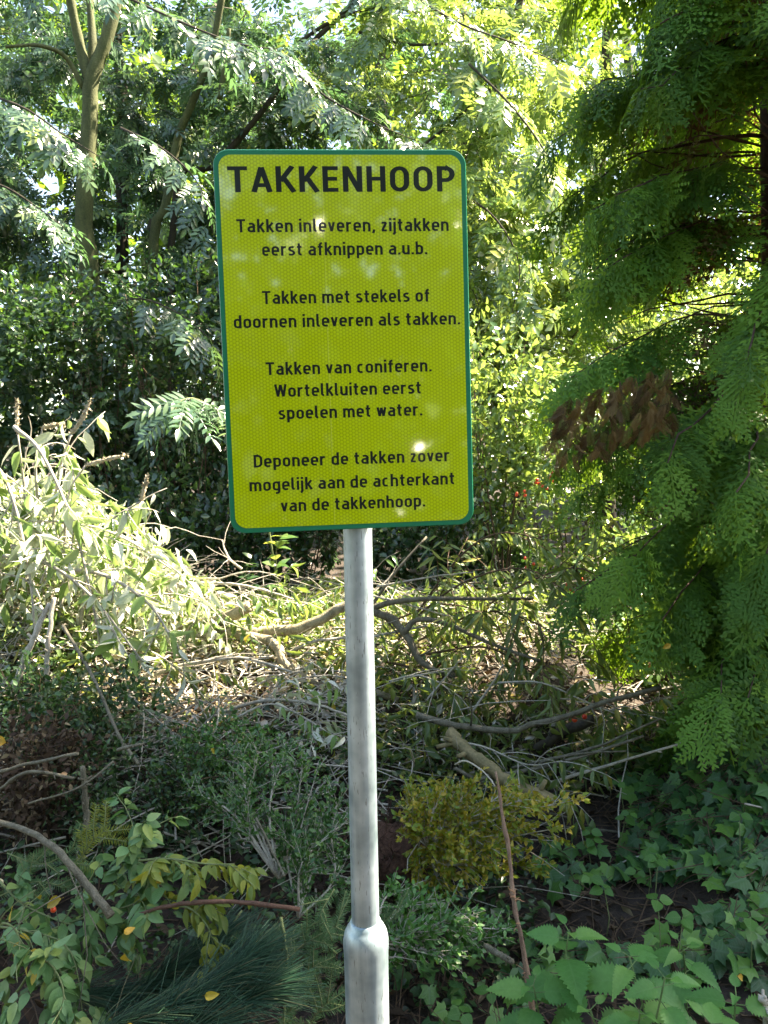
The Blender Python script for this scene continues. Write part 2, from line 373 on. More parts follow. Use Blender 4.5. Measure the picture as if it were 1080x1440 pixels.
# ------------------------------------------------------------------ templates
SIMPLE = leaf(.55, 'ovate', 2, .1, .15)
SMALL = leaf(.5, 'ovate', 3, .12, .15)
rt = random.Random(4)
COMP = [compound(5, .36, .40, .3, rng=rt), compound(6, .30, .36, .4, rng=rt), compound(4, .42, .46, .25, rng=rt)]
FARC = [compound(5, .36, .40, .3, simple=2, rng=rt), compound(6, .30, .36, .4, simple=2, rng=rt), compound(4, .42, .46, .25, simple=2, rng=rt)]
# thin version of the serrated/wide leaf of the bright tree
WIDE = leaf(.58, 'ovate', 4, .08, .3)
NARROW = leaf(.17, 'lance', 4, .1, .25, wave=.01)
LANCE = leaf(.34, 'lance', 5, .14, .35)

def leaf_objects(parent, name, tmpl_mesh, M, origin, labels=None):
    o_ = np.asarray(origin)
    for k in range(len(M)):
        m = M[k].copy(); m[:3, 3] -= o_
        ob(name, tmpl_mesh, parent, M=Matrix(m.tolist()))
def tmpl(name, t, mat): return mk(name, t[0], t[1], mat, t[2])
def add_stuff_leaves(parent, name, t_list, M, mat, origin, rng, kind='stuff'):
    parts = []; idx = rng.randint(0, len(t_list), len(M))
    for i, t in enumerate(t_list):
        sel = idx == i
        if sel.any(): parts.append(bake(t, M[sel], rng.rand(sel.sum()), origin))
    V, F, U, ti = join(parts)
    o = ob(name, mk(name, V, F, mat, U, ti), parent)
    if kind: o['kind'] = kind
    return o
def split_leaves(parent, name, t_list, M, mat, origin, rng, n_obj, rest_name='foliage', order='near'):
    """the n_obj leaves nearest the camera become parts, the rest one joined part"""
    if order == 'near':
        d = np.linalg.norm(M[:, :3, 3] - np.array([0, 0, EYE]), axis=1) / (np.linalg.norm(M[:, :3, 1], axis=1)); ix = np.argsort(d)
    else: ix = rng.permutation(len(M))
    meshes = [tmpl(name, t, mat) for t in t_list]
    a, b = ix[:n_obj], ix[n_obj:]
    g = rng.randint(0, len(t_list), len(a))
    for i in range(len(t_list)): leaf_objects(parent, name, meshes[i], M[a[g == i]], origin)
    if len(b): add_stuff_leaves(parent, rest_name, t_list, M[b], mat, origin, rng)

# ================================================================== GROUND
def ground():
    u = np.linspace(-1, 1, 260); gx = np.sign(u) * (np.abs(u) * 4 + 96 * np.abs(u) ** 5)
    v = np.linspace(0, 1, 260); gy = -3 + v * 12 + 110 * v ** 6
    gy = np.concatenate([np.linspace(-60, -3.2, 14), gy])
    X, Y = np.meshgrid(gx, gy); Z = gh(X, Y)
    rng = np.random.RandomState(2); near = (np.abs(X) < 4) & (Y < 8)
    Z = Z + near * (rng.rand(*Z.shape) - .5) * .02
    V = np.stack([X, Y, Z], -1).reshape(-1, 3); h, w = X.shape
    i = (np.arange(h - 1)[:, None] * w + np.arange(w - 1)[None]).ravel()
    F = np.stack([i, i + 1, i + w + 1, i + w], 1)
    m, t, N, L = newmat('woodland_soil')
    tc = N('ShaderNodeTexCoord'); a = N('ShaderNodeTexNoise'); a.inputs['Scale'].default_value = 22; a.inputs['Detail'].default_value = 9; a.inputs['Roughness'].default_value = .7
    L(tc.outputs['Object'], a.inputs['Vector'])
    c = ramp(N, L, a.outputs['Fac'], [(.3, (.014, .010, .007)), (.55, (.038, .026, .018)), (.75, (.08, .055, .035))])
    pb = N('ShaderNodeBsdfPrincipled'); pb.inputs['Roughness'].default_value = .95; L(c, pb.inputs['Base Color'])
    bp = N('ShaderNodeBump'); bp.inputs['Strength'].default_value = 1; bp.inputs['Distance'].default_value = .02; L(a.outputs['Fac'], bp.inputs['Height']); L(bp.outputs[0], pb.inputs['Normal'])
    o = N('ShaderNodeOutputMaterial'); L(pb.outputs[0], o.inputs['Surface'])
    tag(ob('ground', mk('ground', V, F, m)), 'dark woodland soil rising into a mound under the cuttings', kind='structure')
ground()

# ================================================================== BACKGROUND TREES
def spray_leaves(rng, C, R, n_spray, per, size, droop=.35, twigL=.6, hollow=.0, flat=.5):
    """compound leaves on short twigs scattered through an ellipsoid crown -> matrices, twig tubes"""
    Ms = []; tw = []
    C = np.asarray(C, float); R = np.asarray(R, float)
    P = unit(rng.randn(n_spray, 3)) * (hollow + (1 - hollow) * rng.rand(n_spray, 1) ** .45)
    out = P.copy(); P = C + P * R
    D = unit(out * [1, 1, .3] + rng.randn(n_spray, 3) * .5 + [0, 0, -.1])
    for i in range(n_spray):
        L = twigL * rng.uniform(.6, 1.3); path = wander(P[i], D[i], L, 4, .15, rng, .12)
        tw.append(tube(path, .006, .002, 3, cap=False))
        k = rng.randint(int(per * .7), int(per * 1.3) + 1); s = rng.rand(k)
        q = path[0] + (path[-1] - path[0]) * s[:, None]; j = np.minimum((s * 4).astype(int), 3); q = path[j] + (path[j + 1] - path[j]) * (s * 4 - j)[:, None]
        side = np.cross(D[i], [0, 0, 1]); sg = np.where(rng.rand(k) < .5, -1, 1)[:, None]
        dd = unit(D[i] * .7 + side * sg * .9 + rng.randn(k, 3) * .3 + [0, 0, -droop])
        nn = unit(np.array([.28, -.28, 0.9]) + rng.randn(k, 3) * flat)
        Ms.append(frames(q, dd, nn, size * rng.uniform(.65, 1.25, k)))
    return np.concatenate(Ms), tw

def tree(label, trunk, r0, r1, limbs, crowns, mat, bark, seed, size=.3, T=FARC, per=12, name='broadleaf_tree', group='trees behind the brush pile'):
    rng = np.random.RandomState(seed); trunk = np.array(trunk); base = trunk[0].copy()
    t = root(name, base, label, 'tree', group)
    tr = tube(resample(trunk, 22), r0, r1, 10, rng, .12)
    V, F, U, _ = tubes([tr], base); ob('trunk', mk('trunk', V, F, bark, U), t)
    for (pts, a, b) in limbs:
        V, F, U, _ = tubes([tube(resample(pts, 14), a, b, 7, rng, .15)], base); ob('limb', mk('limb', V, F, bark, U), t)
    Ms = []; tw = []
    for (C, R, n) in crowns:
        M, w = spray_leaves(rng, C, R, int(n * 1.15), per, size); Ms.append(M); tw += w
    add_stuff_leaves(t, 'crown', T, np.concatenate(Ms), mat, base, rng)
    V, F, U, _ = tubes(tw, base); o = ob('twigs', mk('twigs', V, F, G['bark_dark'], U), t); o['kind'] = 'stuff'
    return t

def gpt(x, y, dz=-.05): return np.array([x, y, float(gh(x, y)) + dz])
def up(px, py, Y): return at(px, py, Y)

p = up(128, 402, 7.4); b = gpt(p[0] - .02, 7.4)
tree('mossy green trunk forking near the top of the picture, left of the sign',
     [b, p, up(118, 330, 7.4), up(121, 240, 7.4), up(127, 160, 7.4), up(128, 112, 7.4), up(150, 55, 7.4), up(166, -20, 7.4), up(185, -140, 7.3), up(200, -300, 7.2)], .095, .045,
     [(A3((127, 118, 7.4), (116, 78, 7.4), (97, -10, 7.3), (80, -120, 7.2)), .055, .03),
      (A3((128, 105, 7.45), (130, 55, 7.5), (126, -10, 7.6), (122, -140, 7.6)), .045, .025),
      (A3((120, 128, 7.4), (92, 80, 7.3), (55, 64, 7.1), (8, 66, 6.9)), .028, .012),
      (A3((122, 392, 7.3), (165, 378, 7.0), (215, 392, 6.7)), .02, .01)],
     [((-3.6, 8.9, 6.0), (2.1, 1.0, 2.0), 105), ((-4.9, 7.6, 3.9), (1.3, .9, 1.6), 80), ((-3.9, 6.7, 2.3), (1.0, .5, .7), 45), ((-2.6, 8.9, 3.6), (1.1, .7, 1.3), 60)], G['wall_green'], G['bark_green'], 11, .25)
p = up(216, 372, 8.0); b = gpt(p[0], 8.0)
tree('slim green-grey trunk leaning right between the forked tree and the sign',
     [b, p, up(233, 290, 8.0), up(250, 195, 8.0), up(268, 150, 7.9), up(300, 60, 7.7), up(330, -120, 7.5)], .055, .028,
     [(A3((308, 140, 7.8), (316, 95, 7.7), (322, 40, 7.6)), .03, .02)],
     [((-1.9, 9.0, 5.7), (1.6, .8, 1.6), 85), ((-1.4, 8.8, 3.2), (1.2, .5, 1.0), 50), ((-2.3, 7.2, 1.75), (1.0, .5, .6), 50)], G['wall_green'], G['bark_green'], 12, .24)
b = gpt(-2.35, 8.4)
tree('dark stem slanting up to the right above the left corner of the sign',
     [b, up(244, 292, 8.4), up(300, 236, 8.3), up(372, 152, 8.2), up(430, 70, 8.1), up(500, 0, 8.0), up(600, -120, 7.9)], .038, .022,
     [(A3((420, 60, 8.1), (470, 28, 8.0), (540, 10, 7.8), (600, 22, 7.6)), .02, .008),
      (A3((505, 45, 8.0), (570, 62, 7.9), (640, 60, 7.8), (700, 50, 7.6)), .018, .008)],
     [((-.5, 8.7, 5.4), (1.5, .8, 1.7), 90), ((-.6, 8.8, 3.4), (1.3, .7, 1.1), 60), ((-.4, 7.6, 1.7), (1.2, .7, .8), 60)], G['wall_green'], G['bark_dark'], 13, .23)
b = gpt(-3.2, 9.2)
tree('thin dark trunk seen behind the fork of the mossy tree', [b, up(172, 300, 9.2), up(172, 140, 9.2), up(163, 40, 9.2), up(150, -160, 9.1)], .08, .05, [],
     [((-3.0, 9.6, 5.2), (2.3, 1.0, 2.4), 120), ((-5.2, 9.2, 4.6), (1.6, 1.0, 2.4), 90)], G['wall_green'], G['bark_dark'], 14, .25)
b = gpt(.75, 8.2)
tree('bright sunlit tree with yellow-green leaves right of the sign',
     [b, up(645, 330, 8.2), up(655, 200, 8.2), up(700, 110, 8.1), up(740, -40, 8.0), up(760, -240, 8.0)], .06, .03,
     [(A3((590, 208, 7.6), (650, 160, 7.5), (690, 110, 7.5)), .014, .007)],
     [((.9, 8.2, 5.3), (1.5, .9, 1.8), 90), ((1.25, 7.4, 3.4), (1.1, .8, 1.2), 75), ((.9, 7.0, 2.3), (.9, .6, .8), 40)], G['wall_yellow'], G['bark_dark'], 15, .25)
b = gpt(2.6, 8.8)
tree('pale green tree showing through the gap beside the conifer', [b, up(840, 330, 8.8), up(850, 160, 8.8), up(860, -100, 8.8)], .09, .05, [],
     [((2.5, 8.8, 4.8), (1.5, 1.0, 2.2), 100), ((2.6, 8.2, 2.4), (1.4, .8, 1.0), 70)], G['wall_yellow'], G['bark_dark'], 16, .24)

# far wood that closes the view
def far_wood():
    rng = np.random.RandomState(5); n = 40000
    x = rng.uniform(-16, 14, n); y = rng.uniform(11.5, 16, n); z = gh(x, y) + rng.rand(n) ** .8 * (9.0 + 1.5 * np.sin(x * .9) + np.sin(x * 2.3))
    keep = (np.sin(x * 1.3 + z * .9) + np.sin(y * 1.7 + z * 1.6 + x) > -.75); x, y, z = x[keep], y[keep], z[keep]; n = len(x)
    M = frames(np.stack([x, y, z], 1), unit(rng.randn(n, 3) * [1, 1, .5] + [0, 0, -.3]), unit(rng.randn(n, 3) * .7 + [0, 0, 1]), rng.uniform(.2, .42, n))
    V, F, U, ti = bake(SIMPLE, M, rng.rand(n)); tag(ob('distant_wood', mk('distant_wood', V, F, G['far'], U, ti)), 'dense far woodland closing the view behind the trees', 'woodland', kind='stuff')
    for i in range(9):
        xx = -11 + i * 2.6 + rng.uniform(-.8, .8); yy = rng.uniform(10.6, 13); b = gpt(xx, yy)
        tag(ob('tree_trunk', mk('tree_trunk', *tubes([tube(wander(b, (rng.uniform(-.1, .1), 0, 1), 9, 8, .05, rng), .14, .06, 8, rng, .1)], b)[:2], G['bark_dark']), loc=b), 'bare dark trunk, number %s from the left among the far woodland leaves' % ['one', 'two', 'three', 'four', 'five', 'six', 'seven', 'eight', 'nine'][i], 'tree', 'far trunks in the wood')
far_wood()

# unseen trees added to shade the foreground and fill the sign reflections
def mirror_gaps(M):
    # gaps cut through the added, unseen greenery to shape glare on the notice board
    for (x0, z0, x1, z1, w) in ((-1.55, 3.85, -.35, 5.0, .27), (-2.15, 3.5, -1.5, 3.95, .06), (-1.3, 4.3, -1.1, 5.0, .08)):
        c = M[:, :3, 3] + M[:, :3, 1] * .5; a = np.array([x0, z0]); d = np.array([x1, z1]) - a; r = c[:, [0, 2]] - a; u_ = np.clip(r @ d / (d @ d), 0, 1)
        M = M[np.linalg.norm(r - u_[:, None] * d, axis=1) > w + .12]
    return M
def shade_tree(label, x, y, C, R, n, seed, tl=.8, ls=.45):
    rng = np.random.RandomState(seed); b = gpt(x, y); t = root('broadleaf_tree', b, label, 'tree', 'unseen trees added for shade and reflections')
    V, F, U, _ = tubes([tube(resample([b, (x, y, 3), (C[0], C[1], C[2])], 12), .2, .07, 10, rng, .1)], b); ob('trunk', mk('trunk', V, F, G['bark_dark'], U), t)
    M, tw = spray_leaves(rng, C, R, n, 10, ls, twigL=tl)
    if y < -5: M = mirror_gaps(M)
    add_stuff_leaves(t, 'crown', [FARC[0]], M, G['wall_green'], b, rng)
shade_tree('tall unseen tree, added to shade the nettles, on the right edge of the clearing', 4.9, 2.6, (3.75, 2.8, 3.85), (.6, .75, .5), 80, 21, .3, .32)
shade_tree('tall unseen tree, added for sign reflections, behind the photographer', -1.5, -6.0, (-1, -6, 5.8), (4.6, 1.2, 3.0), 150, 22)
shade_tree('tall unseen tree, added for shade, left behind the photographer', -6.2, -2.5, (-6, -2.5, 5), (1.8, 2.6, 3.0), 160, 23)
def unseen_hedge():  # unseen hedge added so the sign mirrors dark leaves instead of open sky
    rng = np.random.RandomState(24); b = gpt(0, -6.5); t = root('hedge', b, 'dense green unseen hedge, added for sign reflections, behind the photographer', 'hedge')
    n = 26000; q = np.stack([rng.uniform(-6, 5, n), rng.uniform(-7, -6, n), np.where(rng.rand(n) < .45, rng.uniform(0, 3.5, n), rng.uniform(0, 6.2, n))], 1)
    M = frames(q, unit(rng.randn(n, 3)), unit(rng.randn(n, 3) + [0, 1, 1]), rng.uniform(.22, .40, n))
    M = mirror_gaps(M); add_stuff_leaves(t, 'foliage', [SIMPLE], M, G['under'], b, rng)
unseen_hedge()

# ================================================================== UNDERSTOREY SHRUBS
def shrub(label, C, R, n, mat, size, seed, T=(SMALL,), name='shrub', group=None, stems=7, hollow=.35, cat='shrub', bark='twig_brown', flat=.8, parts=0, up_bias=.2):
    rng = np.random.RandomState(seed); C = np.asarray(C, float); R = np.asarray(R, float)
    g = float(gh(C[0], C[1])); b = np.array([C[0], C[1], min(g, C[2] - R[2] * .6)]); t = root(name, b, label, cat, group)
    tips = []; tw = []
    for i in range(stems):
        tgt = C + unit(rng.randn(3) + [0, 0, .4]) * R * .85; mid = (b + tgt) / 2 + rng.randn(3) * R * .12
        path = resample([b + rng.randn(3) * [.03, .03, 0], mid, tgt], 9); tw.append(tube(path, .004 + .01 * R[2], .002, 5)); 
        for j in range(3, 9):
            for _ in range(2):
                pp = wander(path[j], unit(path[j] - path[j - 1] + rng.randn(3) * .8), R.mean() * .55, 4, .2, rng); tw.append(tube(pp, .002 + .003 * R[2], .001, 3, cap=False)); tips.append(pp)
    V, F, U, _ = tubes(tw, b); o = ob('stems', mk('stems', V, F, G[bark], U), t); o['kind'] = 'stuff'
    tips = np.array(tips); k1 = int(n * .55); a = rng.randint(0, len(tips), k1); s = rng.rand(k1) * 3.99; j = s.astype(int)
    q1 = tips[a, j] + (tips[a, j + 1] - tips[a, j]) * (s - j)[:, None] + rng.randn(k1, 3) * size * .5
    u_ = unit(rng.randn(n - k1, 3)); lump = 1 + .18 * np.sin(u_[:, :1] * 5 + seed) + .18 * np.sin(u_[:, 2:] * 7 + seed * 2)
    q2 = C + u_ * R * lump * (hollow + (1 - hollow) * rng.rand(n - k1, 1) ** .5)
    q = np.concatenate([q1, q2]); q = q[q[:, 2] > gh(q[:, 0], q[:, 1]) - .02]; n = len(q)
    D = unit((q - C) / R * .8 + rng.randn(n, 3) * .8 + [0, 0, up_bias]); Nn = unit(rng.randn(n, 3) * flat + [0, 0, 1] - np.array([0, .3, 0]))
    M = frames(q, D, Nn, size * rng.uniform(.6, 1.25, n))
    if parts: split_leaves(t, 'leaf', list(T), M, mat, b, rng, parts)
    else: add_stuff_leaves(t, 'foliage', list(T), M, mat, b, rng)
    return t
UG = 'dark shrubs under the trees'
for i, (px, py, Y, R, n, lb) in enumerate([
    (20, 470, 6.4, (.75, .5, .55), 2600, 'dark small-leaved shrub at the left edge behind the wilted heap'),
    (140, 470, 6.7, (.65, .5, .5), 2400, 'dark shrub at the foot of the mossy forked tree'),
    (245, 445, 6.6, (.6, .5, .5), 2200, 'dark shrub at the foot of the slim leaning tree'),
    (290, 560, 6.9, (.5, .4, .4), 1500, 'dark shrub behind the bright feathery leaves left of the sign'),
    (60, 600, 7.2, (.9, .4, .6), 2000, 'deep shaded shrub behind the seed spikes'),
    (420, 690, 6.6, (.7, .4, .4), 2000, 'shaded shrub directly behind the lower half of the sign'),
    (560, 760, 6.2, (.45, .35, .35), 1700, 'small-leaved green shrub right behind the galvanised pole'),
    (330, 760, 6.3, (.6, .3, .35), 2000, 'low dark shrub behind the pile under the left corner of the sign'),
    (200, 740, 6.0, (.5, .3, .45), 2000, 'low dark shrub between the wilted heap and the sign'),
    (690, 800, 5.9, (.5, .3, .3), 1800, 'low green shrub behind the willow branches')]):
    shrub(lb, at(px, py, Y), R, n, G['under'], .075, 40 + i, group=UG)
BG_ = 'sunlit bushes right of the sign'
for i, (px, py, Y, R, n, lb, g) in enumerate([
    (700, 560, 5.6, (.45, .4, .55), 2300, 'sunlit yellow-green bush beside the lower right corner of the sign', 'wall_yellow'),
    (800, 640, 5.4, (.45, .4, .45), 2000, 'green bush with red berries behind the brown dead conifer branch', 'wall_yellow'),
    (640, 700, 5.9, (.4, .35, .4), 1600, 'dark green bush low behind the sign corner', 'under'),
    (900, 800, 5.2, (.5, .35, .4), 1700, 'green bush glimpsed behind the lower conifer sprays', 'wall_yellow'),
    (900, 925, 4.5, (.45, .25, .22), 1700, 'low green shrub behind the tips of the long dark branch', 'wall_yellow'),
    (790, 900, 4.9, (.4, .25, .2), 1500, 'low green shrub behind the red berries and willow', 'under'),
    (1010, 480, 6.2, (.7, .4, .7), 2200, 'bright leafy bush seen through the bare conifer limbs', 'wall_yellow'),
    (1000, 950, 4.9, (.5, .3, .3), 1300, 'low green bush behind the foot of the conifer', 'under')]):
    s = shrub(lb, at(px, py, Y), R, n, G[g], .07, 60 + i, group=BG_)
    if i == 1:
        rng = np.random.RandomState(3); sp = leaf(1.0, 'round', 4, .0, 0)
        bm_v = []
        th = np.linspace(0, np.pi, 6); ph = np.linspace(0, 2 * np.pi, 9)[:-1]
        V = [(0, 0, 1)] + [(math.sin(a) * math.cos(b), math.sin(a) * math.sin(b), math.cos(a)) for a in th[1:-1] for b in ph] + [(0, 0, -1)]
        F = [(0, 1 + j, 1 + (j + 1) % 8) for j in range(8)]
        for r_ in range(3):
            for j in range(8):
                a, b_, c, d = 1 + r_ * 8 + j, 1 + r_ * 8 + (j + 1) % 8, 9 + r_ * 8 + (j + 1) % 8, 9 + r_ * 8 + j; F += [(a, d, c), (a, c, b_)]
        F += [(33, 25 + (j + 1) % 8, 25 + j) for j in range(8)]
        BERRY = (np.array(V, float), np.array(F), np.zeros((34, 2))); bmsh = tmpl('berry', BERRY, G['red'])
        for (bx, by, n) in [(762, 680, 5), (735, 695, 4), (778, 672, 4), (742, 790, 3), (800, 828, 4), (822, 818, 3)]:
            for _ in range(n):
                q = at(bx + rng.uniform(-9, 9), by + rng.uniform(-9, 9), 4.95) - np.array(s.location); ob('berry', bmsh, s, M=Matrix.Translation(q.tolist()) @ Matrix.Scale(.011, 4))

# saplings with large compound leaves
BIGC = [compound(6, .32, .34, .35, simple=False, rng=rt), compound(7, .30, .32, .5, simple=False, rng=rt)]
def sapling(label, pts, n, size, mat, seed, T=BIGC, spread=.5, name='sapling', r=.008, bark='twig_green', lo=.45, side=.9, droop=-.1, nz=.3, face=(0, -.25, 1)):
    rng = np.random.RandomState(seed); pts = np.array(pts); b = pts[0]; t = root(name, b, label, 'sapling', None)
    path = resample(pts, 16); V, F, U, _ = tubes([tube(path, r, r * .35, 6, rng, .1)], b); ob('stem', mk('stem', V, F, G[bark], U), t)
    k = (lo + (1 - lo) * np.sort(rng.rand(n))) * 14.9; j = k.astype(int); q = path[j] + (path[j + 1] - path[j]) * (k - j)[:, None]
    ax = unit(path[j + 1] - path[j]); ang = np.arange(n) * 2.4 + seed
    D = unit(ax * .45 + np.stack([np.cos(ang), np.sin(ang), np.zeros(n)], 1) * side + rng.randn(n, 3) * .15 + [0, 0, droop])
    M = frames(q, D, unit(rng.randn(n, 3) * nz + np.array(face)), size * rng.uniform(.75, 1.2, n))
    ms = [tmpl('leaf', x, mat) for x in T]
    for i in range(n): leaf_objects(t, 'leaf', ms[i % len(ms)], M[i:i + 1], b)
    return t
q = at(330, 640, 5.3)
sapling('arching stem with bright white-lit feathery leaves left of the sign', [gpt(q[0] + .25, 5.6), q + [.1, .2, 0], at(300, 575, 5.2), at(262, 560, 5.0), at(240, 585, 4.9)], 22, .34, G['wall_green'], 3, lo=.4, face=(.6, -.62, .62), nz=.16)
q = at(395, 850, 5.0)
sapling('upright leafy green seedling growing from the pile left of the pole', [gpt(q[0], 5.0), at(392, 830, 5.0), at(388, 780, 4.95), at(395, 752, 4.9)], 22, .10, G['wall_yellow'], 5, T=[LANCE, WIDE], r=.004, lo=.3)
sapling('low dark-leaved seedling below the left corner of the sign', [gpt(-1.15, 5.1), at(350, 850, 5.0), at(345, 810, 5.0), at(355, 780, 5.0)], 26, .09, G['under'], 6, T=[LANCE, WIDE], r=.004, lo=.2)

# nearer hanging leaf sprays from the trees (top of the picture)
def hanging(label, pts, n, size, mat, seed, T=COMP, r=.012, bark='bark_dark'):
    rng = np.random.RandomState(seed); path = resample(pts, 14); b = path[0]
    t = root('leafy_bough', b, label, 'branch', 'boughs reaching out of the tree crowns')
    V, F, U, _ = tubes([tube(path, r, .003, 5)], b); ob('limb', mk('limb', V, F, G[bark], U), t)
    k = rng.rand(n) * 12.9; j = k.astype(int); q = path[j] + (path[j + 1] - path[j]) * (k - j)[:, None]; ax = unit(path[j + 1] - path[j])
    side = unit(np.cross(ax, [0, 0, 1])) * np.where(rng.rand(n) < .5, -1, 1)[:, None]
    D = unit(ax * .6 + side * .9 + rng.randn(n, 3) * .3 + [0, 0, -.45]); q = q + D * size * .2
    M = frames(q, D, unit(rng.randn(n, 3) * .3 + [.38, -.38, .8]), size * rng.uniform(.7, 1.2, n))
    ms = [tmpl('leaf', x, mat) for x in T]
    for i in range(n): leaf_objects(t, 'leaf', ms[i % len(ms)], M[i:i + 1], b)
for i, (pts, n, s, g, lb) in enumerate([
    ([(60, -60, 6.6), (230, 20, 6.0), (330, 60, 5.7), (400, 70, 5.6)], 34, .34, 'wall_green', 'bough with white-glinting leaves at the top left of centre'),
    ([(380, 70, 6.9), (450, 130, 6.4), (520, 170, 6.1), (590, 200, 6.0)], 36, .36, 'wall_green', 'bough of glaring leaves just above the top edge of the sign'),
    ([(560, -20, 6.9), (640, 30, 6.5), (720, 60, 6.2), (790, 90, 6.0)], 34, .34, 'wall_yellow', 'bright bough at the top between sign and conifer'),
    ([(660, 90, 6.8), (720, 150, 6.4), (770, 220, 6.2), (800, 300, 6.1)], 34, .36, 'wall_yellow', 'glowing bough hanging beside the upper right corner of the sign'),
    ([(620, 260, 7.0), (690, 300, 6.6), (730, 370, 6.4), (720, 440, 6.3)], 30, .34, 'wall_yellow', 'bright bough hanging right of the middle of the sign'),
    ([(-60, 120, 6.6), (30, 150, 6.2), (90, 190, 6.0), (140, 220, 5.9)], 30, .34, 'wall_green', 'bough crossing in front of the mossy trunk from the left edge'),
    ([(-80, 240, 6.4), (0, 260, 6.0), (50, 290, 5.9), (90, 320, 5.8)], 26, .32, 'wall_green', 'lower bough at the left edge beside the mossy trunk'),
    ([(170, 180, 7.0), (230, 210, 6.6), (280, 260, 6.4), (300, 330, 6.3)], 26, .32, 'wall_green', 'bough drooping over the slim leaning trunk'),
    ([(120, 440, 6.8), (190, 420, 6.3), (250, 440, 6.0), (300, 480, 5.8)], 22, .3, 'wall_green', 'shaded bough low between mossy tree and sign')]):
    hanging(lb, A3(*pts), int(n * 1.5), s * .72, G[g], 80 + i)

